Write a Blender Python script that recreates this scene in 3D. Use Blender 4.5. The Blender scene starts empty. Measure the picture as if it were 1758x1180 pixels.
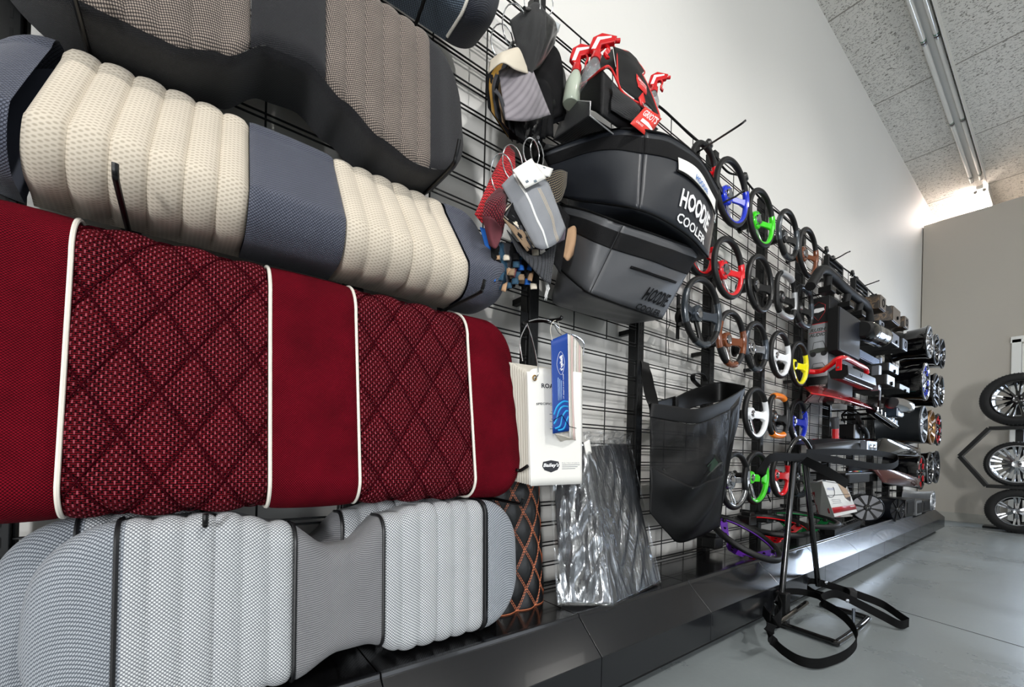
import bpy, bmesh, math, random
from mathutils import Vector, Matrix, Euler
random.seed(7)
PI = math.pi
S = bpy.context.scene
COL = S.collection
V = Vector

# ---------------------------------------------------------------- camera measurements
CF = 725.0; ROLL = math.radians(1.352); PSI = math.radians(52.86); CX = 1.2; CH = 0.72
def ray(u, v):
    du = u - 879; dv = v - 777.4
    r = du*math.cos(ROLL) + dv*math.sin(ROLL); d = -du*math.sin(ROLL) + dv*math.cos(ROLL)
    return V((-math.sin(PSI)*CF + math.cos(PSI)*r, math.cos(PSI)*CF + math.sin(PSI)*r, -d))
def AX(u, v, x):                       # the point of the plane x = const that was surveyed at u, v
    a = ray(u, v); t = (x - CX)/a.x; return V((x, a.y*t, CH + a.z*t))
def AY(u, v, y):
    a = ray(u, v); t = y/a.y; return V((CX + a.x*t, y, CH + a.z*t))
def AZ(u, v, z):
    a = ray(u, v); t = (z - CH)/a.z; return V((CX + a.x*t, a.y*t, z))

# ---------------------------------------------------------------- materials
def lin(c):
    out = []
    for q in c[:3]:
        q = q/255.0
        out.append(q/12.92 if q <= .04045 else ((q+.055)/1.055)**2.4)
    return (*out, 1.0)
MATS = {}
def new_mat(name):
    m = bpy.data.materials.new(name); m.use_nodes = True
    return m, m.node_tree, m.node_tree.nodes['Principled BSDF']
def N(nt, kind, **kw):
    n = nt.nodes.new(kind)
    for k, v in kw.items():
        if k.startswith('i_'):
            n.inputs[k[2:].replace('_', ' ')].default_value = v
        else: setattr(n, k, v)
    return n
def L(nt, a, b): nt.links.new(a, b)
def M(name, rgb=(128,128,128), rough=.5, metal=0, bump=0, bscale=200, var=0, vscale=8, coat=0, sheen=0, trans=0, alpha=1, emit=None, estr=0, spec=None, coord='Object'):
    if name in MATS: return MATS[name]
    m, nt, b = new_mat(name)
    b.inputs['Base Color'].default_value = lin(rgb)
    b.inputs['Roughness'].default_value = rough
    b.inputs['Metallic'].default_value = metal
    b.inputs['Coat Weight'].default_value = coat
    b.inputs['Sheen Weight'].default_value = sheen
    b.inputs['Transmission Weight'].default_value = trans
    b.inputs['Alpha'].default_value = alpha
    if spec is not None: b.inputs['Specular IOR Level'].default_value = spec
    if emit: b.inputs['Emission Color'].default_value = lin(emit); b.inputs['Emission Strength'].default_value = estr
    tc = N(nt, 'ShaderNodeTexCoord')
    if bump:
        n = N(nt, 'ShaderNodeTexNoise'); n.inputs['Scale'].default_value = bscale; n.inputs['Detail'].default_value = 3
        L(nt, tc.outputs[coord], n.inputs['Vector'])
        bp = N(nt, 'ShaderNodeBump'); bp.inputs['Strength'].default_value = bump; bp.inputs['Distance'].default_value = .002
        L(nt, n.outputs['Fac'], bp.inputs['Height']); L(nt, bp.outputs['Normal'], b.inputs['Normal'])
    # wear: a faint mottling keeps every surface procedural
    n = N(nt, 'ShaderNodeTexNoise'); n.inputs['Scale'].default_value = vscale; n.inputs['Detail'].default_value = 4
    L(nt, tc.outputs[coord], n.inputs['Vector'])
    mr = N(nt, 'ShaderNodeMapRange'); mr.inputs['To Min'].default_value = 1-(var or .03); mr.inputs['To Max'].default_value = 1+(var or .03)
    L(nt, n.outputs['Fac'], mr.inputs['Value'])
    hs = N(nt, 'ShaderNodeHueSaturation'); hs.inputs['Color'].default_value = lin(rgb)
    L(nt, mr.outputs['Result'], hs.inputs['Value']); L(nt, hs.outputs['Color'], b.inputs['Base Color'])
    MATS[name] = m; return m
def fabric(name, ca, cb, sx, sy, rot=0, thr=.33, soft=.12, bump=.5, rough=.85, sheen=.15, kind='dots', c3=None, noise=.12, dist=.002):
    """woven cloth on the UV map: spots of ca on a ground of cb (dots), twill lines (twill) or little bricks (bricks)"""
    if name in MATS: return MATS[name]
    m, nt, b = new_mat(name)
    uv = N(nt, 'ShaderNodeUVMap'); mp = N(nt, 'ShaderNodeMapping')
    mp.inputs['Scale'].default_value = (sx, sy, 1); mp.inputs['Rotation'].default_value = (0, 0, rot)
    L(nt, uv.outputs['UV'], mp.inputs['Vector'])
    if kind == 'dots':
        vo = N(nt, 'ShaderNodeTexVoronoi', voronoi_dimensions='2D'); vo.inputs['Randomness'].default_value = 0; vo.inputs['Scale'].default_value = 1
        L(nt, mp.outputs['Vector'], vo.inputs['Vector'])
        mr = N(nt, 'ShaderNodeMapRange', interpolation_type='SMOOTHSTEP'); mr.inputs['From Min'].default_value = thr+soft; mr.inputs['From Max'].default_value = thr-soft
        L(nt, vo.outputs['Distance'], mr.inputs['Value']); fac = mr.outputs['Result']
    elif kind == 'twill':
        w = N(nt, 'ShaderNodeTexWave'); w.inputs['Scale'].default_value = .5; w.inputs['Distortion'].default_value = .3; w.inputs['Detail Scale'].default_value = 2
        L(nt, mp.outputs['Vector'], w.inputs['Vector']); fac = w.outputs['Fac']
    else:
        br = N(nt, 'ShaderNodeTexBrick'); br.inputs['Scale'].default_value = 1; br.inputs['Mortar Size'].default_value = .13; br.inputs['Mortar Smooth'].default_value = .6
        br.inputs['Brick Width'].default_value = .9; br.inputs['Row Height'].default_value = .5
        br.inputs['Color1'].default_value = (1,1,1,1); br.inputs['Color2'].default_value = (1,1,1,1); br.inputs['Mortar'].default_value = (0,0,0,1)
        L(nt, mp.outputs['Vector'], br.inputs['Vector']); fac = br.outputs['Color']
    mx = N(nt, 'ShaderNodeMix', data_type='RGBA'); mx.inputs['A'].default_value = lin(cb); mx.inputs['B'].default_value = lin(ca)
    L(nt, fac, mx.inputs['Factor'])
    out = mx.outputs['Result']
    if c3:                                             # glints: a thin bright thread in each cell
        vo2 = N(nt, 'ShaderNodeTexVoronoi', voronoi_dimensions='2D'); vo2.inputs['Randomness'].default_value = 0; vo2.inputs['Scale'].default_value = 1
        mp2 = N(nt, 'ShaderNodeMapping'); mp2.inputs['Scale'].default_value = (sx*1.0, sy*.36, 1); mp2.inputs['Rotation'].default_value = (0,0,.785)
        mp2.inputs['Scale'].default_value = (sx*.85, sy*.30, 1)
        L(nt, uv.outputs['UV'], mp2.inputs['Vector']); L(nt, mp2.outputs['Vector'], vo2.inputs['Vector'])
        m2 = N(nt, 'ShaderNodeMapRange', interpolation_type='SMOOTHSTEP'); m2.inputs['From Min'].default_value = .17; m2.inputs['From Max'].default_value = .08
        L(nt, vo2.outputs['Distance'], m2.inputs['Value'])
        x2 = N(nt, 'ShaderNodeMix', data_type='RGBA'); x2.inputs['B'].default_value = lin(c3)
        L(nt, out, x2.inputs['A']); L(nt, m2.outputs['Result'], x2.inputs['Factor']); out = x2.outputs['Result']
    nz = N(nt, 'ShaderNodeTexNoise'); nz.inputs['Scale'].default_value = 14; nz.inputs['Detail'].default_value = 6
    L(nt, uv.outputs['UV'], nz.inputs['Vector'])
    mr = N(nt, 'ShaderNodeMapRange'); mr.inputs['To Min'].default_value = 1-noise*2; mr.inputs['To Max'].default_value = 1+noise*2; L(nt, nz.outputs['Fac'], mr.inputs['Value'])
    hs = N(nt, 'ShaderNodeHueSaturation'); L(nt, out, hs.inputs['Color']); L(nt, mr.outputs['Result'], hs.inputs['Value'])
    L(nt, hs.outputs['Color'], b.inputs['Base Color'])
    bp = N(nt, 'ShaderNodeBump'); bp.inputs['Strength'].default_value = bump; bp.inputs['Distance'].default_value = dist
    L(nt, fac, bp.inputs['Height']); L(nt, bp.outputs['Normal'], b.inputs['Normal'])
    b.inputs['Roughness'].default_value = rough; b.inputs['Sheen Weight'].default_value = sheen
    b.inputs['Specular IOR Level'].default_value = .25
    MATS[name] = m; return m

# ---------------------------------------------------------------- mesh building
class MB:
    def __init__(s): s.bm = bmesh.new(); s.uv = None
    def box(s, c, d, rot=None, taper=None):
        c = V(c); R = Matrix.Identity(3) if rot is None else Euler(rot).to_matrix()
        vs = []
        for z in (-1,1):
            for x, y in ((-1,-1),(1,-1),(1,1),(-1,1)):
                k = 1 if (taper is None or z < 0) else taper
                vs.append(s.bm.verts.new(c + R @ V((x*d[0]/2*k, y*d[1]/2*k, z*d[2]/2))))
        for f in ((3,2,1,0),(4,5,6,7),(0,1,5,4),(1,2,6,5),(2,3,7,6),(3,0,4,7)): s.bm.faces.new([vs[i] for i in f])
        return s
    def hull8(s, pts):           # eight corner points: bottom ring, then top ring
        vs = [s.bm.verts.new(V(p)) for p in pts]
        for f in ((3,2,1,0),(4,5,6,7),(0,1,5,4),(1,2,6,5),(2,3,7,6),(3,0,4,7)): s.bm.faces.new([vs[i] for i in f])
        return s
    def ring(s, c, ax1, ax2, r1, r2, n):
        return [s.bm.verts.new(c + ax1*(math.cos(2*PI*i/n)*r1) + ax2*(math.sin(2*PI*i/n)*r2)) for i in range(n)]
    def loft(s, rings, caps=True, closed=False):
        n = len(rings[0])
        pairs = list(zip(rings, rings[1:])) + ([(rings[-1], rings[0])] if closed else [])
        for a, b in pairs:
            for i in range(n):
                try: s.bm.faces.new((a[i], a[(i+1)%n], b[(i+1)%n], b[i]))
                except ValueError: pass
        if caps and not closed:
            try: s.bm.faces.new(list(reversed(rings[0]))); s.bm.faces.new(rings[-1])
            except ValueError: pass
        return s
    def tube(s, pts, r, n=8, closed=False, flat=None, up=None, caps=True):
        pts = [V(p) for p in pts]; rings = []; m = len(pts)
        prev = None
        for i, p in enumerate(pts):
            if closed: t = pts[(i+1)%m] - pts[i-1]
            else: t = pts[min(i+1, m-1)] - pts[max(i-1, 0)]
            t.normalize()
            if up is not None: a = V(up)
            elif prev is not None: a = prev
            else: a = V((0,0,1)) if abs(t.z) < .9 else V((1,0,0))
            a = (a - t*a.dot(t))
            if a.length < 1e-5: a = V((1,0,0)) - t*t.x
            a.normalize(); b = t.cross(a); prev = a
            rr = r[i] if isinstance(r, (list, tuple)) else r
            if flat: rings.append([s.bm.verts.new(p + a*(ca*flat[0]/2) + b*(cb*flat[1]/2)) for ca, cb in ((-1,-1),(1,-1),(1,1),(-1,1))])
            else: rings.append(s.ring(p, a, b, rr, rr, n))
        return s.loft(rings, caps, closed)
    def cyl(s, p0, p1, r, n=20, r1=None):
        p0 = V(p0); p1 = V(p1); return s.tube([p0, p1], [r, r if r1 is None else r1], n)
    def lathe(s, c, axis, prof, n=36, closed=False):      # prof: (distance along axis, radius)
        c = V(c); ax = V(axis).normalized(); a = ax.orthogonal().normalized(); b = ax.cross(a)
        rings = [s.ring(c + ax*h, a, b, max(r, 1e-4), max(r, 1e-4), n) for h, r in prof]
        return s.loft(rings, not closed, closed)
    def prism(s, poly, ext):     # poly of 3-D points, extruded by vector ext
        ext = V(ext); a = [s.bm.verts.new(V(p)) for p in poly]; b = [s.bm.verts.new(V(p)+ext) for p in poly]; n = len(a)
        s.bm.faces.new(a); s.bm.faces.new(list(reversed(b)))
        for i in range(n): s.bm.faces.new((a[(i+1)%n], a[i], b[i], b[(i+1)%n]))
        return s
    def grid(s, rows, uvs=None, thick=0):      # rows of points -> sheet
        g = [[s.bm.verts.new(V(p)) for p in r] for r in rows]
        lay = s.bm.loops.layers.uv.verify() if uvs else None
        for i in range(len(g)-1):
            for j in range(len(g[0])-1):
                f = s.bm.faces.new((g[i][j], g[i+1][j], g[i+1][j+1], g[i][j+1]))
                if uvs:
                    for l, (a, b) in zip(f.loops, ((i,j),(i+1,j),(i+1,j+1),(i,j+1))): l[lay].uv = uvs[a][b]
        return s
    def build(s, name, mat, parent=None, smooth=True, bevel=0, solid=0, sub=0, ang=40, bseg=2, noflip=False):
        if not noflip: bmesh.ops.recalc_face_normals(s.bm, faces=s.bm.faces)
        if parent is not None: off = wloc(parent)
        else:
            xs = [v.co for v in s.bm.verts]
            off = V(((min(p.x for p in xs)+max(p.x for p in xs))/2, (min(p.y for p in xs)+max(p.y for p in xs))/2, min(p.z for p in xs)))
        for v in s.bm.verts: v.co -= off
        me = bpy.data.meshes.new(name); s.bm.to_mesh(me); s.bm.free()
        me.materials.append(mat)
        if smooth:
            for p in me.polygons: p.use_smooth = True
            me.set_sharp_from_angle(angle=math.radians(ang))
        o = bpy.data.objects.new(name, me); COL.objects.link(o)
        if parent is None: o.location = off
        else: o.parent = parent
        if solid:
            md = o.modifiers.new('thickness', 'SOLIDIFY'); md.thickness = solid; md.offset = 0
        if bevel:
            md = o.modifiers.new('bevel', 'BEVEL'); md.width = bevel; md.segments = bseg; md.limit_method = 'ANGLE'
        if sub:
            md = o.modifiers.new('sub', 'SUBSURF'); md.levels = sub; md.render_levels = sub
        return o
def wloc(o):
    p = V((0,0,0))
    while o is not None: p += o.location; o = o.parent
    return p
def empty(name, loc, label=None, cat=None, group=None):
    o = bpy.data.objects.new(name, None); COL.objects.link(o); o.location = V(loc); o.empty_display_size = .05
    tag(o, label, cat, group); return o
def tag(o, label=None, cat=None, group=None, kind=None):
    if label: o['label'] = label
    if cat: o['category'] = cat
    if group: o['group'] = group
    if kind: o['kind'] = kind
    return o
def struct(o): o['kind'] = 'structure'; return o
def copy_tree(o, parent=None, loc=None, label=None, group=None):
    c = o.copy(); COL.objects.link(c); c.parent = parent
    if loc is not None: c.location = V(loc)
    if label: c['label'] = label
    if group: c['group'] = group
    for ch in list(o.children): copy_tree(ch, c)
    return c
def text(txt, name, mat, parent, o, ax, ay, size, ext=.0006, shear=0, bold=0, width=1.0, align='CENTER'):
    """lettering as a mesh: o centre, ax reading direction, ay letter-up direction"""
    cu = bpy.data.curves.new('t', 'FONT'); cu.body = txt; cu.size = size; cu.extrude = ext; cu.shear = shear; cu.offset = bold
    cu.align_x = align; cu.align_y = 'CENTER'; cu.resolution_u = 3
    ob = bpy.data.objects.new('t', cu); COL.objects.link(ob)
    dg = bpy.context.evaluated_depsgraph_get(); me = bpy.data.meshes.new_from_object(ob.evaluated_get(dg))
    bpy.data.objects.remove(ob); bpy.data.curves.remove(cu)
    ax = V(ax).normalized(); ay = V(ay).normalized(); az = ax.cross(ay).normalized()
    off = wloc(parent) if parent else V((0,0,0))
    for v in me.vertices: v.co = V(o) - off + ax*(v.co.x*width) + ay*v.co.y + az*v.co.z
    me.name = name; me.materials.clear(); me.materials.append(mat)
    r = bpy.data.objects.new(name, me); COL.objects.link(r)
    if parent: r.parent = parent
    return r
def bez(pts, n=10, closed=False):        # catmull-rom through points
    pts = [V(p) for p in pts]; out = []; m = len(pts)
    rng = range(m) if closed else range(m-1)
    for i in rng:
        p0 = pts[i-1] if (closed or i > 0) else pts[0]*2-pts[1]
        p1 = pts[i]; p2 = pts[(i+1)%m]
        p3 = pts[(i+2)%m] if (closed or i+2 < m) else p2*2-p1
        for k in range(n):
            t = k/n
            out.append(.5*((2*p1)+(p2-p0)*t+(2*p0-5*p1+4*p2-p3)*t*t+(3*p1-p0-3*p2+p3)*t*t*t))
    if not closed: out.append(pts[-1])
    return out
def lerp_curve(pts):                     # smooth function through (y, z) knots
    pts = sorted(pts)
    def f(y):
        if y <= pts[0][0]: return pts[0][1]
        if y >= pts[-1][0]: return pts[-1][1]
        for a, b in zip(pts, pts[1:]):
            if a[0] <= y <= b[0]:
                t = (y-a[0])/(b[0]-a[0]); t = t*t*(3-2*t); return a[1]+(b[1]-a[1])*t
    return f
BLACK = M('black_steel', (14,14,15), .38, 0, .1, 90)
# ---------------------------------------------------------------- camera, world, light
cam = bpy.data.cameras.new('camera'); camo = bpy.data.objects.new('camera', cam); COL.objects.link(camo)
cam.sensor_width = 36; cam.lens = CF/1758*36; cam.shift_y = 187.4/1758; cam.clip_start = .02
camo.matrix_world = Matrix.Translation((CX,0,CH)) @ Matrix.Rotation(PSI,4,'Z') @ Matrix.Rotation(PI/2,4,'X') @ Matrix.Rotation(ROLL,4,'Z')
S.camera = camo
S.view_settings.view_transform = 'Standard'; S.view_settings.look = 'None'; S.view_settings.gamma = 1; S.view_settings.exposure = .2
w = bpy.data.worlds.new('world'); S.world = w; w.use_nodes = True
w.node_tree.nodes['Background'].inputs[0].default_value = (.75,.85,1,1); w.node_tree.nodes['Background'].inputs[1].default_value = .6
def area(name, loc, aim, sx, sy, power, col):
    l = bpy.data.lights.new(name, 'AREA'); l.shape = 'RECTANGLE'; l.size = sx; l.size_y = sy; l.energy = power; l.color = col
    o = bpy.data.objects.new(name, l); COL.objects.link(o); o.location = V(loc)
    o.rotation_euler = (V(aim)-V(loc)).to_track_quat('-Z', 'Y').to_euler(); return o

RW, RB, RE, CEIL = 8.0, -4.0, 11.0, 4.18      # right wall x, back wall y, far wall y, ceiling z
PY_, PT = 7.54, 3.80                           # partition y and top
def wallmat(name, rgb, bump=.25):
    if name in MATS: return MATS[name]
    m, nt, b = new_mat(name); b.inputs['Roughness'].default_value = .62; b.inputs['Specular IOR Level'].default_value = .3
    tc = N(nt, 'ShaderNodeTexCoord'); n1 = N(nt, 'ShaderNodeTexNoise'); n1.inputs['Scale'].default_value = 22; n1.inputs['Detail'].default_value = 5
    L(nt, tc.outputs['Object'], n1.inputs['Vector'])
    n2 = N(nt, 'ShaderNodeTexNoise'); n2.inputs['Scale'].default_value = .7; n2.inputs['Detail'].default_value = 3; L(nt, tc.outputs['Object'], n2.inputs['Vector'])
    mr = N(nt, 'ShaderNodeMapRange'); mr.inputs['To Min'].default_value = .95; mr.inputs['To Max'].default_value = 1.04; L(nt, n2.outputs['Fac'], mr.inputs['Value'])
    hs = N(nt, 'ShaderNodeHueSaturation'); hs.inputs['Color'].default_value = lin(rgb); L(nt, mr.outputs['Result'], hs.inputs['Value']); L(nt, hs.outputs['Color'], b.inputs['Base Color'])
    bp = N(nt, 'ShaderNodeBump'); bp.inputs['Strength'].default_value = bump; bp.inputs['Distance'].default_value = .004; L(nt, n1.outputs['Fac'], bp.inputs['Height']); L(nt, bp.outputs['Normal'], b.inputs['Normal'])
    MATS[name] = m; return m
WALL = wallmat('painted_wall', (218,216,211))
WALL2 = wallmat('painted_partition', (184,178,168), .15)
struct(MB().box((-.05,3.5,2.1),(.1,15.2,4.4)).build('wall_left', WALL, None, False))
struct(MB().box((4,RB-.05,2.1),(8.2,.1,4.4)).build('wall_back', WALL, None, False))
struct(MB().box((4,RE+.05,2.1),(8.2,.1,4.4)).build('wall_far', WALL, None, False))
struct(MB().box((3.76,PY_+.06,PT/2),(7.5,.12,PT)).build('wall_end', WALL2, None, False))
# right wall with three tall shop windows
wins = [(-2.6,-.2),(1.2,3.6),(4.4,6.8)]
mb = MB(); y0 = RB
for a, b in wins:
    mb.box((RW+.05,(y0+a)/2,2.1),(.1,a-y0,4.4)); mb.box((RW+.05,(a+b)/2,.2),(.1,b-a,.4)); mb.box((RW+.05,(a+b)/2,3.65),(.1,b-a,1.3)); y0 = b
mb.box((RW+.05,(y0+RE)/2,2.1),(.1,RE-y0,4.4)); struct(mb.build('wall_right', WALL, None, False))
GLASS = M('window_glass', (240,245,250), .02, 0, trans=1)
ALU = M('window_aluminium', (60,62,66), .4, .8)
for i, (a, b) in enumerate(wins):
    mb = MB()
    for y in (a+.03, (a+b)/2, b-.03): mb.box((RW+.02,y,1.7),(.06,.05,2.6))
    for z in (.43, 2.97): mb.box((RW+.02,(a+b)/2,z),(.06,b-a,.06))
    f = struct(mb.build('window_%d' % (i+1), ALU, None, False))
    area('daylight', (RW-.05,(a+b)/2,1.7), (0,(a+b)/2-.3,1.3), 2.4, 2.5, 36 if i else 26, (.90,.95,1))
# floor: pale grey sealed concrete
m, nt, b = new_mat('sealed_concrete')
tc = N(nt,'ShaderNodeTexCoord'); n1 = N(nt,'ShaderNodeTexNoise'); n1.inputs['Scale'].default_value = 1.6; n1.inputs['Detail'].default_value = 8; n1.inputs['Roughness'].default_value = .62; L(nt,tc.outputs['Object'],n1.inputs['Vector'])
cr = N(nt,'ShaderNodeValToRGB'); cr.color_ramp.elements[0].position = .15; cr.color_ramp.elements[0].color = lin((126,132,134)); cr.color_ramp.elements[1].position = .85; cr.color_ramp.elements[1].color = lin((150,158,160))
L(nt,n1.outputs['Fac'],cr.inputs['Fac'])
n2 = N(nt,'ShaderNodeTexNoise'); n2.inputs['Scale'].default_value = 60; n2.inputs['Detail'].default_value = 3; L(nt,tc.outputs['Object'],n2.inputs['Vector'])
mr = N(nt,'ShaderNodeMapRange'); mr.inputs['To Min'].default_value = .94; mr.inputs['To Max'].default_value = 1.05; L(nt,n2.outputs['Fac'],mr.inputs['Value'])
hs = N(nt,'ShaderNodeHueSaturation'); L(nt,cr.outputs['Color'],hs.inputs['Color']); L(nt,mr.outputs['Result'],hs.inputs['Value']); L(nt,hs.outputs['Color'],b.inputs['Base Color'])
# thin saw-cut joints across the slab
sx = N(nt,'ShaderNodeSeparateXYZ'); L(nt,tc.outputs['Object'],sx.inputs[0])
r2 = N(nt,'ShaderNodeMapRange'); r2.inputs['From Min'].default_value = .3; r2.inputs['From Max'].default_value = .7; r2.inputs['To Min'].default_value = .22; r2.inputs['To Max'].default_value = .42; L(nt,n1.outputs['Fac'],r2.inputs['Value']); L(nt,r2.outputs['Result'],b.inputs['Roughness'])
n3 = N(nt,'ShaderNodeTexNoise'); n3.inputs['Scale'].default_value = 5; L(nt,tc.outputs['Object'],n3.inputs['Vector'])
bp = N(nt,'ShaderNodeBump'); bp.inputs['Strength'].default_value = .15; bp.inputs['Distance'].default_value = .01; L(nt,n3.outputs['Fac'],bp.inputs['Height']); L(nt,bp.outputs['Normal'],b.inputs['Normal'])
MATS['concrete'] = m
struct(MB().box((4,3.5,-.05),(8.2,15.2,.1)).build('floor', m, None, False))
JM = M('saw_cut_joint', (70,72,72), .9)  # dark grey of the saw-cut joint in the slab
j = MB()
ja = AZ(1567,1056,0); jb = AZ(1757,1112,0); j.tube([ja-(jb-ja)*.6+V((0,0,.0006)), ja+V((0,0,.0006)), jb+V((0,0,.0006)), jb+(jb-ja)*2], .0012, 5)
struct(j.build('trim_1', JM))
struct(MB().box((3.76,PY_-.006,.055),(7.5,.012,.11)).build('baseboard_end', M('baseboard_paint',(170,168,160),.5), None, False, .003))
# ceiling: 2x4 fissured acoustic tiles
m, nt, b = new_mat('acoustic_tile'); b.inputs['Roughness'].default_value = .9
tc = N(nt,'ShaderNodeTexCoord'); mp = N(nt,'ShaderNodeMapping'); mp.inputs['Scale'].default_value = (1,1.6,1); L(nt,tc.outputs['Object'],mp.inputs['Vector'])
n1 = N(nt,'ShaderNodeTexNoise'); n1.inputs['Scale'].default_value = 42; n1.inputs['Detail'].default_value = 2; n1.inputs['Distortion'].default_value = 1.5; L(nt,mp.outputs['Vector'],n1.inputs['Vector'])
cr = N(nt,'ShaderNodeValToRGB'); cr.color_ramp.elements[0].position = .36; cr.color_ramp.elements[0].color = lin((120,116,108)); cr.color_ramp.elements[1].position = .44; cr.color_ramp.elements[1].color = lin((212,209,201))
L(nt,n1.outputs['Fac'],cr.inputs['Fac']); L(nt,cr.outputs['Color'],b.inputs['Base Color'])
bp = N(nt,'ShaderNodeBump'); bp.inputs['Strength'].default_value = .6; bp.inputs['Distance'].default_value = .006; L(nt,cr.outputs['Color'],bp.inputs['Height']); L(nt,bp.outputs['Normal'],b.inputs['Normal'])
struct(MB().box((4,3.5,CEIL+.05),(8.2,15.2,.1)).build('ceiling', m, None, False))
TEE = M('ceiling_joint', (140,136,128), .8)
mb = MB()
for k in range(-5,6): mb.box((4,5.22+1.28*k,CEIL-.0005),(8,.010,.004))
for k in range(0,13): mb.box((.54+.62*k,3.5,CEIL-.0005),(.008,15,.004))
struct(mb.build('trim_2', TEE, None, False))
# unlit two-lamp strip light and the lit one beyond the partition
FW = M('fixture_white', (205,203,196), .4); TUBE = M('unlit_tube', (205,204,198), .15, coat=.6); GRN = M('green_tube_end', (20,110,70), .4); CAP = M('tube_cap_metal', (150,150,150), .3, .8)
def strip(y0, y1, joints, label, lit=False):
    r = empty('ceiling_strip_light', (.475,(y0+y1)/2,CEIL), label, 'ceiling light')
    MB().box((.475,(y0+y1)/2,CEIL-.02),(.06,y1-y0,.04)).build('channel', FW, r, False, .003)
    MB().box((.548,(y0+y1)/2,CEIL-.045),(.006,y1-y0,.09)).build('side_reflector', FW, r, False)
    for x in (.44,.515):
        ys = [y0]+joints+[y1]
        for a, b in zip(ys, ys[1:]):
            t = MB().cyl((x,a+.02,CEIL-.062),(x,b-.02,CEIL-.062),.017,16).build('lamp_tube', TUBE if not lit else LIT, r)
            for q in (a+.02, b-.02): MB().cyl((x,q-.012,CEIL-.062),(x,q+.012,CEIL-.062),.0185,16).build('end_cap', CAP, t)
        for b in joints:
            MB().cyl((x,b-.03,CEIL-.062),(x,b-.024,CEIL-.062),.0192,16).build('green_ring', GRN, r)
            MB().box((x,b,CEIL-.03),(.02,.03,.06)).build('lamp_holder', FW, r, False)
strip(-3.4, 7.45, [-.75,.6,1.95,3.3,4.65,6.0,7.3], 'unlit two-tube fluorescent strip light running along the tiled ceiling')
LIT = M('lit_tube', (255,240,235), .3, emit=(255,240,232), estr=130)
strip(7.75, 10.4, [9.1], 'lit fluorescent strip light behind the top of the end wall', True)
# shop luminaires above the aisle (behind the view)
LED = M('led_panel', (255,252,245), .4, emit=(255,252,245), estr=2.5)
for k, (x, y) in enumerate([(3.0,-.6),(3.0,1.9),(3.0,4.4),(5.8,-.6),(5.8,1.9),(5.8,4.4)]):
    r = empty('ceiling_panel_light', (x,y,CEIL), 'flat lit panel lamp set in the ceiling over the aisle', 'ceiling light', 'panel lamps over the aisle')
    MB().box((x,y,CEIL-.012),(.62,1.24,.02)).build('frame', FW, r, False); MB().box((x,y,CEIL-.024),(.56,1.18,.004)).build('diffuser', LED, r, False)
    area('shop_lamp', (x,y,CEIL-.04), (x-.6,y,0), .56, 1.18, 9 if x < 4 else 6, (1,.975,.94))

# added spots without fixtures, brightening the display wall from above
def spot(loc, aim, power, deg, blend, rad=.05):
    l = bpy.data.lights.new('fill_spot', 'SPOT'); l.energy = power; l.spot_size = math.radians(deg); l.spot_blend = blend; l.shadow_soft_size = rad; l.color = (1,.985,.96)
    o = bpy.data.objects.new('fill_spot', l); COL.objects.link(o); o.location = V(loc); o.rotation_euler = (V(aim)-V(loc)).to_track_quat('-Z','Y').to_euler()
# low daylight from the glazed shop door in the back wall
area('door_daylight', (5.2,RB+.06,1.35), (0,1.6,1.25), .85, 1.25, 390, (.97,.985,1))
mb = MB()
for c, d_ in (((4.72,RB+.03,1.1),(.08,.06,2.2)),((5.68,RB+.03,1.1),(.08,.06,2.2)),((5.2,RB+.03,2.2),(1.04,.06,.08)),((5.2,RB+.03,.35),(.9,.05,.7))): mb.box(c, d_)
struct(mb.build('door_2', ALU, None, False))
spot((3.3,.9,3.9), (0,1.0,1.2), 215, 76, .9)
spot((3.3,3.4,3.9), (0,3.5,.9), 165, 72, .9)
spot((3.3,5.6,3.9), (.2,5.4,.8), 190, 66, .9)
# ---------------------------------------------------------------- plinth, uprights and wire grid panels
GX = .10
UPY = [-.265+.585*k for k in range(-1,12)]
PL = M('plinth_enamel', (22,23,26), .20, 0, .10, 9, .15, 5, coat=.2)
TOE = M('toe_kick', (12,12,13), .6)
DECKM = M('deck_enamel', (12,12,13), .16, 0, .03, 12, coat=.2)
DZ = .25
for a, b in zip(UPY[:-1], UPY[1:]):
    i = UPY.index(a)
    r = empty('plinth_section', ((.1+.435)/2,(a+b)/2,0), 'black enamelled base plinth section with a sloping front, '+['far left under the grey seats','leftmost in view under the grey seats','under the grey seats and stitched panel','below the plastic-wrapped panel','below the mesh bag','behind the black strapped stand','just right of the strapped stand','under the white product box','below the round black speaker','right of the round speaker','second last before the end wall','last one by the end wall'][i], 'plinth', 'base plinth sections along the wall')
    y0, y1 = a+.0012, b-.0012
    MB().box((.205,(a+b)/2,DZ-.006),(.26,y1-y0,.012)).build('deck', DECKM, r, False, .001)
    pr = [(.334,DZ-.0),(.334,DZ+.006),(.345,DZ+.006),(.348,DZ-.004),(.435,.165),(.435,.062),(.425,.062),(.425,.16),(.338,DZ-.012)]
    MB().prism([(x,y0,z) for x, z in pr], (0,y1-y0,0)).build('front_cover', PL, r, False, .0015)
    MB().box((.36,(a+b)/2,.031),(.02,y1-y0+.002,.062)).build('toe_board', TOE, r, False)
UPM = M('upright_steel', (9,10,11), .4, .1, .05, 60, spec=.35)
SLOT = M('slot_dark', (3,3,3), .9)
zt = 2.30
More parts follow.
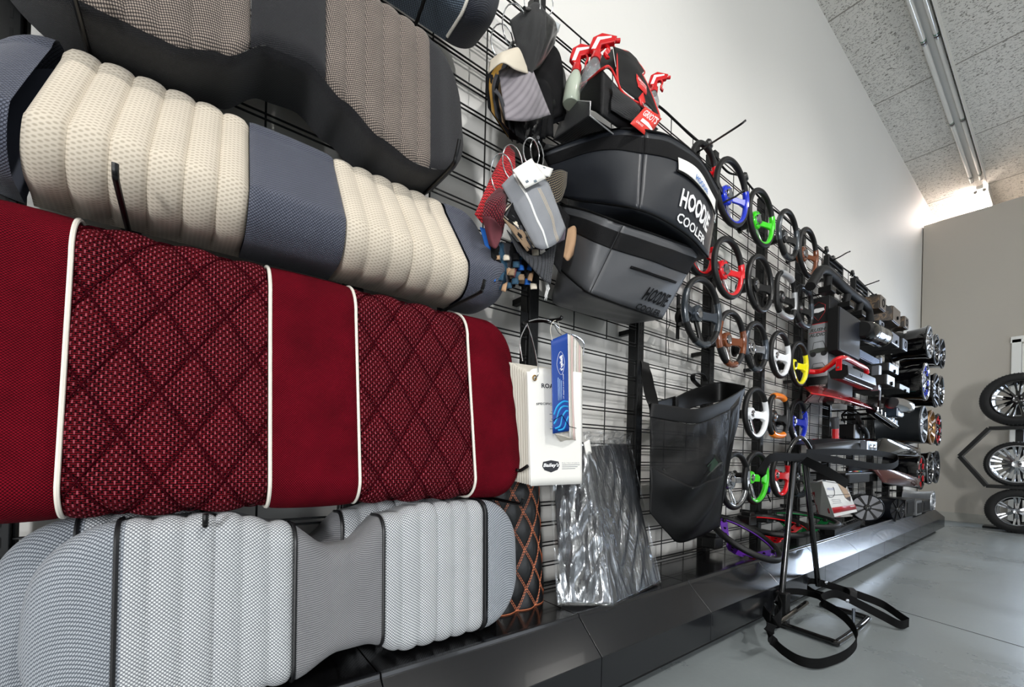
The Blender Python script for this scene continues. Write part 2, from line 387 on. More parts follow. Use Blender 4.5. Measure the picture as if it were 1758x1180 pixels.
def slotted(name, y, where):
    r = empty('slotted_upright', (.085,y,.25), 'black slotted steel upright '+where, 'upright', 'slotted uprights of the wire wall')
    MB().box((.085,y,1.25),(.05,.040,2.02)).build('post', UPM, r, False, .002)
    mb = MB()
    for k in range(55):
        z = .34+k*.0345
        for d in (-.008,.008): mb.box((.1101,y+d,z),(.0006,.004,.018))
    mb.build('slots', SLOT, r, False)
    for z in (.4,1.25,2.1): MB().box((.03,y,z),(.06,.02,.02)).build('wall_bracket', UPM, r, False)
wh = ['left of the grey seats','at the far left behind the cream seat','behind the middle of the seats','right of the seats, behind the paper pads','between the plastic-wrapped panel and mesh bag','behind the mesh bag','left of the white steering wheel','right of the blue steering wheel','behind the speaker display','right of the black display panel','left of the wheel rims','behind the wheel rims','last one by the end wall']
for y, t in zip(UPY, wh): slotted('', y, t)
W = M('black_wire', (8,8,9), .4, .2)
G = .0705
def panel(y0, y1, ktop, kbot, label):
    ztop = 2.243
    mb = MB(); ya, yb = y0+.021, y1-.021
    r = empty('wire_grid_panel', (GX,(y0+y1)/2,ztop-kbot*G), label, 'wire grid panel', 'black wire grid panels')
    for k in range(ktop, kbot+1):
        z = ztop-k*G
        mb.cyl((GX,ya,z),(GX,yb,z),.0026,6)
        if k: mb.cyl((GX,ya,z-.0125),(GX,yb,z-.0125),.0026,6)
    mb.build('cross_wires', W, r)
    mb = MB()
    za, zb = ztop-ktop*G, ztop-kbot*G-.0125
    for f in (0,1/3,2/3,1):
        y = ya+(yb-ya)*f; mb.cyl((GX-.004,y,za),(GX-.004,y,zb),.0024 if 0 < f < 1 else .0024,6)
    mb.build('upright_wires', W, r)
bw = ['at the far left','left end of the seats','behind the middle of the seats','behind the right part of the seats','behind the fabric samples and catalogues','behind the cooler bags and mesh bag','behind the first steering wheels','behind the middle steering wheels','behind the last steering wheels','behind the display box','behind the black guards','behind the wheel rims']
for i, (a, b) in enumerate(zip(UPY[:-1], UPY[1:])):
    panel(a, b, 0, 15, 'upper black wire grid panel '+bw[i]); panel(a, b, 16, 28, 'lower black wire grid panel '+bw[i])
# ---------------------------------------------------------------- golf-cart seat cushions on the wire wall
def cushion(Y0, Y1, zt, zb, xb, xft, xfb, rt, rb, Re, secs, root, k=0, yc=0, bulge=.006, depth_end=.4, tilt=0):
    """secs: (y_start, y_end, part name, material, kind, arg); the section mesh is one continuous padded surface"""
    nq = 200 if any(q[4] == 'diamond' for q in secs) else 66; NF = nq*50//66
    def column(y):
        d = max(0, min(y-Y0, Y1-y)); e = 0 if d >= Re else 1-math.sqrt(max(0, 1-(1-d/Re)**2))
        a, b = zt(y) - Re*e, zb(y) + Re*e
        sh = (1-e*depth_end)
        xt = xb+(xft-xb)*sh; xl = xb+(xfb-xb)*sh
        r1 = min(rt, (xt-xb)*.95, (a-b)*.45); r2 = min(rb, (xl-xb)*.95, (a-b)*.45)
        pts = [(xb, a-.004)]
        c1 = (xt-r1, a-r1); c2 = (xl-r2, b+r2)
        for i in range(11): t = PI/2*(1-i/10); pts.append((c1[0]+r1*math.cos(t), c1[1]+r1*math.sin(t)))
        for i in range(11): t = -PI/2*i/10; pts.append((c2[0]+r2*math.cos(t), c2[1]+r2*math.sin(t)))
        pts.append((xb, b+.002))
        # even resample
        acc = [0]
        for p, q in zip(pts, pts[1:]): acc.append(acc[-1]+math.hypot(q[0]-p[0], q[1]-p[1]))
        out = []; j = 0
        na = 17; le = acc[na]
        for i in range(nq+1):
            s_ = le*i/NF if i <= NF else le+(acc[-1]-le)*(i-NF)/(nq-NF)
            while j < len(acc)-2 and acc[j+1] < s_: j += 1
            f = (s_-acc[j])/max(1e-9, acc[j+1]-acc[j]); p, q = pts[j], pts[j+1]
            out.append([p[0]+(q[0]-p[0])*f, p[1]+(q[1]-p[1])*f, s_])
        # outward normals
        res = []
        for i in range(nq+1):
            p, q = out[max(0,i-1)], out[min(nq,i+1)]; tx, tz = q[0]-p[0], q[1]-p[1]; ln = math.hypot(tx,tz) or 1
            res.append((out[i][0], out[i][1], out[i][2], -tz/ln, tx/ln, i/nq))
        return res
    def warp(y, s): return yc+(y-yc)*(1+k*(s-.45))
    pads = []
    for (ya, yb, nm, mat, kind, arg, *rest) in secs:
        qa, qb = rest[0] if rest else (0, nq)
        mb = MB(); lay = mb.bm.loops.layers.uv.verify(); cols = []
        step = .003 if kind == 'diamond' else .0045 if kind != 'plain' else .008
        n = max(8, int((yb-ya)/step)); ys = [ya+(yb-ya)*i/n for i in range(n+1)]
        if ya <= Y0+1e-6: ys = [Y0+Re*(1-math.cos(PI/2*i/16)) for i in range(16)] + [y for y in ys if y > Y0+Re]
        if yb >= Y1-1e-6: ys = [y for y in ys if y < Y1-Re] + [Y1-Re*(1-math.cos(PI/2*i/16)) for i in range(15,-1,-1)]
        for y in ys:
            c = []; f = (y-ya)/(yb-ya)
            for (x, z, s_, nx, nz, q) in column(y):
                fade = min(1, q/.05, (1-q)/.05); nx2 = -nx if nx < 0 and False else nx
                d = bulge*math.sin(PI*q)*math.sin(PI*max(0,min(1,f)))**.3
                if kind == 'ribs': d += arg[1]*(abs(math.sin(PI*arg[0]*f))**.55-1)*fade
                elif kind == 'diamond':
                    u_, v_ = y/arg[0], s_/arg[1]; h = abs(math.sin(PI*(u_+v_)))*abs(math.sin(PI*(u_-v_)))
                    d += arg[2]*(h**.33-1)*fade
                if 0 < f < 1: d -= .004*max(0, 1-min(f, 1-f)*(yb-ya)/.008)*fade      # sewn-in edge
                c.append((mb.bm.verts.new((x+nx*d, warp(y, q), z+nz*d)), (y, s_)))
            cols.append(c)
        for a, b in zip(cols, cols[1:]):
            for i in range(qa, qb):
                fc = mb.bm.faces.new((a[i][0], a[i+1][0], b[i+1][0], b[i][0]))
                for l, t in zip(fc.loops, (a[i][1], a[i+1][1], b[i+1][1], b[i][1])): l[lay].uv = t
            if qb-qa == nq: mb.bm.faces.new((a[nq][0], a[0][0], b[0][0], b[nq][0]))
        if ya <= Y0+1e-6: mb.bm.faces.new([v for v, _ in cols[0][qa:qb+1]])
        if yb >= Y1-1e-6: mb.bm.faces.new([v for v, _ in reversed(cols[-1][qa:qb+1])])
        if qb-qa < nq: bmesh.ops.delete(mb.bm, geom=[v for v in mb.bm.verts if not v.link_faces], context='VERTS')
        if tilt:
            for v in mb.bm.verts: v.co.x += tilt*(v.co.z-zb(yc))
        pads.append(mb.build(nm, mat, root, ang=60))
    def seam(y, mat, r, name='piping'):
        pts = []
        for (x, z, s_, nx, nz, q) in column(y):
            if .02 < q < .98: pts.append((x+nx*r*.35 + (tilt*(z-zb(yc)) if tilt else 0), warp(y, q), z+nz*r*.35))
        MB().tube(pts, r, 7).build(name, mat, root)
    def quilt(ya, yb, au, av, depth, mat):          # dark sewn thread, also painting crease shade along the diamond valleys
        mb = MB()
        def pt(y, s_):
            c = column(y); c_ = c[min(range(len(c)), key=lambda a: abs(c[a][2]-s_))]; q = c_[5]; f = (y-ya)/(yb-ya)
            d = bulge*math.sin(PI*q)*math.sin(PI*max(0,min(1,f)))**.3 - depth*.5*min(1, q/.05, (1-q)/.05) + .001
            return V((c_[0]+c_[3]*d, warp(y, q), c_[1]+c_[4]*d))
        tot = column((ya+yb)/2)[-1][2]
        for sg in (1,-1):
            for k in range(-12, 14):
                pts = []
                for i in range(91):
                    s_ = tot*(.04+.92*i/90); y = au*(k-sg*s_/av) if sg == 1 else au*(s_/av-k)
                    if ya+.004 < y < yb-.004: pts.append(pt(y, s_))
                if len(pts) > 3: mb.tube(pts, .0012, 5)
        mb.build('quilt_thread', mat, root)
    seam.quilt = quilt
    return pads, seam
c_cream = fabric('cream_weave', (176,164,146), (212,201,184), 110, 190, .785, .30, .16, -.6, kind='dots', noise=.06)
c_navy = fabric('navy_vinyl', (92,96,110), (48,51,64), 260, 260, .785, .42, .15, .7, rough=.5, noise=.05)
c_black = fabric('black_cloth', (38,38,42), (18,18,21), 420, 420, .3, .4, .2, .5, noise=.1)
c_herring = fabric('grey_tweed', (158,144,133), (46,41,40), 290, 230, .25, .36, .16, .5, noise=.12)
c_red = fabric('red_twill', (112,8,26), (26,0,3), 330, 330, .785, .42, .2, .5, rough=.9, sheen=0, noise=.25)
MATS['red_twill'].node_tree.nodes['Principled BSDF'].inputs['Specular IOR Level'].default_value = .08
c_redq = fabric('red_block_weave', (96,8,20), (20,0,3), 95, 143, 0, bump=1, kind='bricks', sheen=0, noise=.25)
def glints(m, su, sv, col):          # glints painted into the thread colour, every other row shifted half a cell
    nt = m.node_tree; b = nt.nodes['Principled BSDF']; uv = N(nt,'ShaderNodeUVMap'); sp_ = N(nt,'ShaderNodeSeparateXYZ'); L(nt,uv.outputs['UV'],sp_.inputs[0])
    def ma(op, a, b_=None, c=None):
        n = N(nt,'ShaderNodeMath',operation=op)
        for i, q in enumerate((a,b_,c)):
            if q is None: continue
            if isinstance(q, (int,float)): n.inputs[i].default_value = q
            else: L(nt,q,n.inputs[i])
        return n.outputs[0]
    v = ma('MULTIPLY', sp_.outputs['Y'], sv); row = ma('FLOOR', v); half = ma('MULTIPLY', ma('PINGPONG', row, 1.0), .5)
    uu = ma('FRACT', ma('ADD', ma('MULTIPLY', sp_.outputs['X'], su), half)); vv = ma('FRACT', v)
    m1 = ma('LESS_THAN', ma('ABSOLUTE', ma('SUBTRACT', uu, .5)), .10); m2 = ma('LESS_THAN', ma('ABSOLUTE', ma('SUBTRACT', vv, .5)), .40)
    nz = N(nt,'ShaderNodeTexNoise'); nz.inputs['Scale'].default_value = 90; L(nt,uv.outputs['UV'],nz.inputs['Vector'])
    f = ma('MULTIPLY', ma('MULTIPLY', m1, m2), ma('MULTIPLY', nz.outputs['Fac'], 1.3))
    src = b.inputs['Base Color'].links[0].from_socket; mx = N(nt,'ShaderNodeMix',data_type='RGBA'); L(nt,f,mx.inputs['Factor']); L(nt,src,mx.inputs['A']); mx.inputs['B'].default_value = lin(col); L(nt,mx.outputs['Result'],b.inputs['Base Color'])
    b.inputs['Specular IOR Level'].default_value = .08
glints(c_redq, 95, 143, (176,84,98))
c_grey = fabric('silver_mesh', (218,220,222), (116,120,126), 225, 225, .785, .38, .12, .6, noise=.05)
c_grey2 = fabric('grey_mesh', (150,150,152), (84,85,89), 330, 330, .785, .38, .15, .5, noise=.05)
c_greyside = fabric('blue_grey_mesh', (178,183,190), (92,98,106), 225, 225, .785, .38, .12, .6, noise=.05)
c_blue = fabric('slate_blue_mesh', (128,144,160), (34,42,54), 240, 210, .3, .37, .14, .6, noise=.05)
c_dnavy = fabric('dark_navy_twill', (50,54,66), (22,24,32), 300, 300, .785, .4, .2, .6, rough=.5, noise=.05)
P_WHITE = M('cream_piping', (232,226,214), .5); P_BLACK = M('black_piping', (20,20,22), .45)

# red velvet seat
r = empty('seat_cushion', (.2,.2,.6), 'dark red seat cushion with diamond-quilted panels and cream piping', 'seat cushion')
ps, seam = cushion(-.335, .745, lambda y: 1.098, lambda y: .604, .125, .245, .30, .085, .05, .10, [
    (-.335,-.158,'side_bolster',c_red,'plain',0), (-.158,.117,'quilted_panel',c_redq,'diamond',(.092,.150,.014)),
    (.117,.282,'centre_panel',c_red,'plain',0), (.282,.568,'quilted_panel',c_redq,'diamond',(.092,.150,.014)), (.568,.745,'side_bolster',c_red,'plain',0)], r, bulge=.012)
for y in (-.158,.117,.282,.568): seam(y, P_WHITE, .0035)
for a_, b_ in ((-.158,.117),(.282,.568)): seam.quilt(a_, b_, .092, .150, .014, M('dark_crease_thread',(52,3,12),.95, spec=.05))
# cream and navy seat
r = empty('seat_cushion', (.2,.2,1.14), 'cream ribbed seat cushion with dark navy vinyl centre and ends', 'seat cushion')
ps, seam = cushion(-.295, .68, lambda y: 1.382, lambda y: 1.122, .12, .20, .285, .03, .075, .10, [
    (-.295,-.195,'end_panel',c_navy,'plain',0), (-.195,.077,'ribbed_panel',c_cream,'ribs',(6,.008)), (.077,.243,'centre_panel',c_navy,'plain',0),
    (.243,.535,'ribbed_panel',c_cream,'ribs',(6,.008)), (.535,.68,'end_panel',c_navy,'plain',0)], r, k=.16, yc=.14, bulge=.008)
# charcoal tweed seat
r = empty('seat_cushion', (.2,.14,1.4), 'black seat cushion with brown-grey tweed panels and a wavy lower edge', 'seat cushion')
zb = lerp_curve([(-.30,1.40),(-.16,1.395),(-.04,1.395),(.03,1.42),(.105,1.478),(.17,1.485),(.24,1.445),(.32,1.405),(.40,1.385),(.56,1.39)])
F_ = (0, 50)
ps, seam = cushion(-.29, .555, lambda y: 1.745, zb, .12, .255, .275, .04, .022, .15, [
    (-.29,-.185,'side_panel',c_black,'plain',0,F_), (-.185,.072,'ribbed_panel',c_herring,'ribs',(6,.006),F_), (.072,.202,'centre_panel',c_black,'plain',0,F_),
    (.202,.445,'ribbed_panel',c_herring,'ribs',(6,.006),F_), (.445,.555,'side_panel',c_black,'plain',0,F_), (-.29,.555,'lower_boxing',c_black,'plain',0,(50,66))], r, bulge=.008)
# grey seats standing on the plinth
def grey_seat(dy, dx, label, dz=0):
    r = empty('seat_cushion', (.25+dx,.27+dy,.26), label, 'seat cushion')
    zt_ = lerp_curve([(-.20+dy,.594+dz),(.05+dy,.597+dz),(.14+dy,.575+dz),(.235+dy,.515+dz),(.27+dy,.515+dz),(.35+dy,.575+dz),(.44+dy,.594+dz),(.73+dy,.594+dz)])
    zb_ = lerp_curve([(-.20+dy,.262+dz),(.16+dy,.262+dz),(.25+dy,.30+dz),(.30+dy,.30+dz),(.39+dy,.262+dz),(.73+dy,.262+dz)])
    ps, seam = cushion(-.20+dy, .725+dy, zt_, zb_, .205+dx, .30+dx*1.1, .31+dx*1.1, .035, .035, .13, [
        (-.20+dy,-.092+dy,'side_panel',c_greyside,'plain',0), (-.092+dy,.163+dy,'ribbed_panel',c_grey,'ribs',(6,.008)), (.163+dy,.336+dy,'centre_panel',c_grey2,'plain',0),
        (.336+dy,.60+dy,'ribbed_panel',c_grey,'ribs',(6,.008)), (.60+dy,.725+dy,'side_panel',c_greyside,'plain',0)], r, bulge=.006)
    for y in (-.092,.163,.336,.60): seam(y+dy, P_BLACK, .0035)
grey_seat(0, 0, 'light grey mesh seat cushion with black piping, in front on the plinth')
grey_seat(-.06, -.09, 'light grey mesh seat cushion partly hidden behind the front grey cushion', .0)
# topmost cushion, seen from below
r = empty('seat_cushion', (.2,.3,1.84), 'slate blue and navy seat cushion with cream piping at the very top', 'seat cushion')
ps, seam = cushion(-.33, .66, lambda y: 2.1, lambda y: 1.865, .13, .22, .265, .03, .05, .11, [
    (-.33,-.20,'end_panel',c_dnavy,'plain',0), (-.20,.54,'mesh_panel',c_blue,'plain',0), (.54,.66,'end_panel',c_dnavy,'plain',0)], r, bulge=.006)
seam(.54, P_WHITE, .004)
# support hooks carrying the cushions
HM = M('hook_black', (10,10,11), .35, .3)
def hook(pts, label, group=None, tip=True, rad=.0045):
    pts = [V(p) for p in pts]; r = empty('wall_hook', pts[0], label, 'hook', group)
    MB().tube(bez(pts, 6) if len(pts) > 3 else pts, rad, 8).build('arm', HM, r)
    MB().box(pts[0]+V((-.0,0,.012)),(.006,.03,.05)).build('mounting_plate', HM, r, False, .001)
    return r
hook([(.115,.475,1.40),(.30,.475,1.392),(.33,.475,1.405),(.345,.475,1.435)], 'black hook holding up the right end of the tweed cushion')
hook([(.115,-.155,1.395),(.31,-.155,1.39),(.33,-.155,1.40),(.335,-.155,1.41)], 'black hook behind the left end of the tweed cushion')
hook([(.115,.56,1.118),(.30,.56,1.114),(.325,.56,1.122),(.335,.56,1.14)], 'black hook below the right end of the cream cushion')
hook([(.115,-.10,1.105),(.30,-.10,1.118),(.325,-.10,1.125),(.33,-.10,1.14)], 'black hook below the left end of the cream cushion')
hook([(.115,.44,1.80),(.25,.44,1.858),(.29,.44,1.862),(.31,.44,1.90)], 'black hook in front of the topmost blue cushion')
hook([(.115,.02,.585),(.30,.02,.583),(.325,.02,.59),(.328,.02,.605)], 'black hook with bright tip under the red cushion')
hook([(.115,.70,.588),(.30,.70,.583),(.325,.70,.588),(.33,.70,.60)], 'black hook below the right corner of the red cushion')
# ---------------------------------------------------------------- cloth sheets between two surveyed edges
def Q(pts, n=24, smooth=True):
    p = [AX(*q) if not isinstance(q, Vector) else q for q in pts]
    if len(p) == 2: return [p[0].lerp(p[1], i/n) for i in range(n+1)]
    c = bez(p, 12) if smooth else p
    ln = [0]
    for a, b in zip(c, c[1:]): ln.append(ln[-1]+(b-a).length)
    out = []; j = 0
    for i in range(n+1):
        t = ln[-1]*i/n
        while j < len(c)-2 and ln[j+1] < t: j += 1
        out.append(c[j].lerp(c[j+1], (t-ln[j])/max(1e-9, ln[j+1]-ln[j])))
    return out
class Sheet:
    def __init__(s, c0, c1, bulge=0, wr=0, seed=0, wf=3, n=24):
        s.c0 = Q(c0, n); s.c1 = Q(c1, n); s.n = n; s.b = bulge; s.wr = wr
        m = n//2; a = s.c1[m]-s.c0[m]; b = s.c0[-1]-s.c0[0]; s.nrm = a.cross(b).normalized()
        if s.nrm.dot(V((CX,0,CH))-s.c0[m]) < 0: s.nrm = -s.nrm
        rr = random.Random(seed); s.ph = [(rr.uniform(.5,wf), rr.uniform(.5,wf), rr.uniform(0,6.3)) for _ in range(4)]
    def pt(s, u, v, off=0):                       # u along the edges, v from c0 to c1
        f = u*s.n; i = min(s.n-1, int(f)); f -= i
        p = s.c0[i].lerp(s.c0[i+1], f).lerp(s.c1[i].lerp(s.c1[i+1], f), v)
        e = math.sin(PI*min(1,max(0,u)))*math.sin(PI*min(1,max(0,v)))
        d = s.b*e + off
        if s.wr: d += s.wr*min(1, e*2.5)*sum(math.sin(2*PI*(a*u+b*v)+c) for a, b, c in s.ph)/2
        return p + s.nrm*d
    def mesh(s, name, mat, parent, u0=0, u1=1, v0=0, v1=1, off=0, nu=24, nv=14, solid=.002, uvs=1, **kw):
        mb = MB(); lu = (s.c0[-1]-s.c0[0]).length; lv = (s.c1[0]-s.c0[0]).length
        rows = [[s.pt(u0+(u1-u0)*i/nu, v0+(v1-v0)*j/nv, off) for i in range(nu+1)] for j in range(nv+1)]
        uv = [[((u0+(u1-u0)*i/nu)*lu, (v0+(v1-v0)*j/nv)*lv) for i in range(nu+1)] for j in range(nv+1)]
        return mb.grid(rows, uv).build(name, mat, parent, solid=solid, ang=75, **kw)
    def text(s, txt, name, mat, parent, u0, u1, v0, v1, off=.0015, shear=0, bold=0, turn=0, reverse=False):
        """letters laid over the sheet: u0..u1 reading direction, v0 letter top, v1 letter foot"""
        cu = bpy.data.curves.new('t', 'FONT'); cu.body = txt; cu.size = 1; cu.extrude = .0; cu.shear = shear; cu.offset = bold; cu.resolution_u = 2
        ob = bpy.data.objects.new('t', cu); COL.objects.link(ob)
        me = bpy.data.meshes.new_from_object(ob.evaluated_get(bpy.context.evaluated_depsgraph_get()))
        bpy.data.objects.remove(ob); bpy.data.curves.remove(cu)
        xs = [v.co.x for v in me.vertices]; ys = [v.co.y for v in me.vertices]; x0, x1, y0, y1 = min(xs), max(xs), min(ys), max(ys)
        wl = wloc(parent)
        for v in me.vertices:
            a = (v.co.x-x0)/(x1-x0); b = (y1-v.co.y)/(y1-y0)
            if turn: v.co = s.pt(u0+(u1-u0)*b, v0+(v1-v0)*a, off) - wl
            else: v.co = s.pt(u0+(u1-u0)*a, v0+(v1-v0)*b, off) - wl
        me.name = name; me.materials.clear(); me.materials.append(mat)
        r = bpy.data.objects.new(name, me); COL.objects.link(r); r.parent = parent; return r
    def poly(s, pts, name, mat, parent, off=.001):
        mb = MB(); mb.bm.faces.new([mb.bm.verts.new(s.pt(a, b, off)) for a, b in pts]); return mb.build(name, mat, parent, False, noflip=True)
CHROME = M('chrome_wire', (200,202,206), .12, 1)
WHITE = M('white_print', (238,238,238), .5); PAPER = M('paper', (236,234,228), .7, 0, .2, 30); RED = M('red_trim', (214,32,30), .45); REDG = M('red_gloss', (196,14,22), .18, coat=.5)
def ringpath(c, a, b, r1, r2, n=20, start=0, sweep=2*PI):
    c = V(c); a = V(a).normalized(); b = V(b).normalized()
    return [c + a*(math.cos(start+sweep*i/n)*r1) + b*(math.sin(start+sweep*i/n)*r2) for i in range(n+1)]
# --- upper fabric sample bunch
f_blk = fabric('black_swatch', (19,19,20), (10,10,11), 500, 500, .785, noise=.08); f_hth = fabric('heather_grey', (150,144,148), (112,106,112), 900, 60, .05, .4, .3, .2, noise=.25)
f_crm = M('cream_vinyl_back', (206,196,178), .75); f_drk = M('dark_cloth', (13,13,15), .85, 0, .4, 300, spec=.2); f_gold = M('gold_edge', (150,112,40), .6); f_char = M('charcoal_backing', (52,52,56), .8)
f_tan = M('tan_backing', (128,106,82), .8); f_ink = M('glossy_black_vinyl', (9,10,13), .3, 0, .4, 40)
g1 = 'fabric sample bunches on the wire wall'
r = empty('fabric_sample_bunch', AX(905,240,.25), 'hanging bunch of black, cream and heather-grey fabric samples near the top', 'fabric samples', g1)
for i in range(9):
    o = i*.004; m_ = [f_drk, f_gold, f_char, f_drk, f_tan, f_drk, f_char, f_drk, f_drk][i]
    Sheet([(868+i*4,88+i*2,.17+o*1.6),(836+i*5,128+i*5,.18+o*2),(838+i*6,185+i*6,.20+o*2)], [(906,100,.2+o),(880,170,.2+o),(872+i*4,236+(i%3)*4,.19+o*2)], .006, .004, i).mesh('swatch', m_, r, nv=6, nu=14, solid=.0016)
for i, (a, b, c, m_) in enumerate([((905,60,.16),(960,90,.17),(968,195,.17),f_drk), ((925,70,.15),(968,120,.15),(972,205,.16),f_ink), ((900,120,.2),(945,150,.2),(950,235,.2),f_drk)]):
    Sheet([a, b, c], [(880,130,.18),(900,190,.19),(910,225+i*3,.19)], .01, .006, i+20).mesh('swatch', m_, r, nv=10, solid=.0018)
for i in range(5):
    Sheet([(872+i*12,200,.24-i*.006),(905+i*9,200,.23-i*.006)], [(874+i*13,238+(i%2)*9,.22-i*.004),(900+i*9,245-(i%3)*6,.22-i*.004)], .004, .003, i+40).mesh('swatch', f_ink if i % 2 else f_drk, r, nu=8, nv=8)
Sheet([(856,122,.27),(880,116,.285),(915,122,.28)], [(868,206,.275),(905,208,.29),(945,197,.27)], .012, .003, 4).mesh('swatch', f_hth, r)
Sheet([(847,158,.265),(856,168,.27),(866,204,.268)], [(852,152,.268),(862,168,.275),(874,206,.272)], .002).mesh('swatch', f_char, r, nv=4)
Sheet([(842,104,.27),(858,92,.28),(885,82,.28),(897,84,.27)], [(838,126,.275),(862,108,.31),(885,120,.31),(907,127,.29)], .01).mesh('swatch', f_crm, r)
Sheet([(875,36,.26),(905,12,.24),(922,4,.22),(938,22,.22)], [(888,84,.28),(902,118,.285),(915,124,.28),(937,70,.26)], .015, .004, 5).mesh('swatch', f_blk, r)
Sheet([(936,20,.22),(952,36,.2),(957,52,.19)], [(916,122,.28),(930,110,.25),(952,75,.2)], .012, .004, 6).mesh('swatch', f_ink, r)
Sheet([(948,34,.17),(962,42,.16)], [(946,58,.17),(958,56,.16)], .002).mesh('swatch', M('pale_grey_card',(190,196,198),.6), r, nu=6, nv=6)
for i, (u, v, x, ru, rv) in enumerate([(884,45,.24,.05,.085), (862,72,.20,.045,.07), (914,2,.22,.035,.06), (938,6,.2,.03,.05)]):
    MB().tube(ringpath(AX(u,v,x), (.35,.8,.35), (.1,-.3,1), ru*.75, rv*.62), .0018, 8, True).build('wire_ring', CHROME, r)
hook([AX(930,12,.10), AX(915,18,.22), AX(900,14,.28)], 'black hook carrying the upper fabric sample bunch')
hook([AX(893,68,.10), AX(878,75,.20), AX(872,92,.24)], 'short black hook behind the cream fabric sample')
# --- lower fabric sample bunch
f_rw = fabric('red_scale_weave', (214,30,40), (110,8,16), 170, 95, .5, .38, .12, 1, noise=.06); f_mar = fabric('maroon_block_weave', (140,24,40), (58,10,20), 150, 260, .4, .3, .15, 1, noise=.1)
f_gry = fabric('grey_melange', (158,160,164), (118,120,126), 700, 700, .2, .4, .3, .3, noise=.12); f_qlt = fabric('dark_ribbed', (62,64,70), (22,23,27), 60, 380, 0, .4, .15, .8, noise=.1)
f_blu = M('blue_cloth', (20,92,176), .8, 0, .3, 200); f_tl = M('teal_cloth', (26,62,84), .8, 0, .3, 200); f_bg = M('beige_cloth', (170,136,104), .8, 0, .4, 200); f_st = M('stripe_white', (232,232,230), .6)
r = empty('fabric_sample_bunch', AX(905,500,.28), 'hanging bunch of red, maroon and grey fabric samples with white tags', 'fabric samples', g1)
Sheet([(872,248,.20),(845,300,.24),(815,368,.27)], [(884,262,.21),(880,310,.25),(828,384,.27)], .01, .003, 1).mesh('swatch', f_rw, r)
Sheet([(856,322,.27),(835,345,.29),(828,372,.30)], [(872,330,.25),(868,372,.30),(863,402,.28)], .022, .002, 2).mesh('swatch', f_mar, r)
Sheet([(828,372,.30),(845,374,.33),(862,392,.29)], [(840,422,.29),(852,426,.31),(862,404,.285)], -.012).mesh('swatch', M('maroon_backing',(96,42,50),.85), r)
for i in range(8):
    u = 842+i*9; Sheet([(u,415,.275-i*.003),(u+18,420,.27-i*.003)], [(u+4+(i%3)*3,488+(i%2)*10,.27-i*.003),(u+20,480+(i*5)%14,.26-i*.003)], .006, .004, i).mesh('swatch', [f_drk,f_tl,f_char,f_drk,M('deep_blue_cloth',(18,40,84),.85),f_drk,f_char,f_drk][i], r, nu=6, nv=10, solid=.003)
for i in range(46):                                # the many small ends showing below
    rr = random.Random(i+3); u = 838+rr.uniform(0,78); v = 428+rr.uniform(0,62); x = .27+rr.uniform(-.05,.02); a = rr.uniform(-.3,.9)
    du, dv = 11*math.cos(a), 11*math.sin(a)
    Sheet([(u,v,x),(u+du,v-dv*.5,x+.01)], [(u-dv*.4,v+10,x+.01),(u+du-dv*.4,v+10+dv*.3,x+.02)], .004).mesh('swatch', [f_tan,f_bg,f_tl,f_blu,f_crm,f_drk,f_tl,M('maroon_backing')][i % 8], r, nu=4, nv=4, solid=.003)
Sheet([(824,390,.25),(842,395,.25)], [(836,436,.25),(848,440,.25)], .003).mesh('swatch', f_blu, r, nu=6, nv=6)
Sheet([(870,395,.28),(915,440,.30),(955,418,.27)], [(888,432,.30),(930,478,.32),(945,488,.30)], .006).mesh('swatch', f_qlt, r)
for i in range(7):
    Sheet([(852+i*3,360+i*2,.30+i*.002),(880,348,.30+i*.002)], [(905+i*4,432-i*2,.325-i*.002),(922,420,.31-i*.002)], .004, .002, i).mesh('swatch', [f_tan,f_drk,f_char,f_crm,f_drk,f_char,f_drk][i], r, nu=12, nv=6, solid=.0016)
Sheet([(935,300,.25),(960,292,.25),(974,296,.24)], [(945,352,.26),(962,345,.26),(972,320,.25)], .004).mesh('swatch', fabric('black_stripe', (190,170,130), (24,24,28), 160, 150, .0, .2, .08, .3), r)
Sheet([(972,395,.25),(985,388,.26),(991,396,.25)], [(966,440,.26),(975,448,.27),(984,438,.25)], .012).mesh('swatch', f_bg, r)
Sheet([(940,330,.24),(978,372,.25)], [(930,420,.26),(962,470,.27)], .008, .006, 8).mesh('swatch', f_drk, r)
sg = Sheet([(861,318,.30),(885,298,.32),(925,300,.32),(942,315,.31)], [(918,424,.33),(935,428,.345),(958,415,.34),(971,392,.32)], .014, .002, 3)
sg.mesh('swatch', f_gry, r)
sg.mesh('stripe', f_st, r, .22, .255, 0, 1, .0015, nu=2, solid=.0008)
for a in (.50,.53,.56): sg.mesh('stripe', M('tan_stripe',(206,190,168),.7), r, a, a+.009, .25, 1, .0015, nu=2, solid=.0006)
Sheet([(918,424,.325),(971,392,.315)], [(930,430,.32),(969,412,.31)], .003).mesh('swatch', fabric('mauve_check', (130,112,128), (70,64,76), 300, 300, .3), r, nv=6)
for c0, c1, dots in (([(880,292,.345),(912,272,.345)],[(902,324,.35),(938,306,.35)], [(.15,.75),(.45,.9)]), ([(912,278,.335),(950,290,.335)],[(920,300,.335),(944,304,.335)], [(.5,.2)])):
    t = Sheet(c0, c1, .001); to = t.mesh('tag', PAPER, r, nu=6, nv=6, solid=.001)
    for a, b in dots: t.mesh('tag_logo', M('slate_print',(120,132,142),.6), r, a, a+.12, b-.05, b+.06, .0012, nu=2, nv=2, solid=.0002)
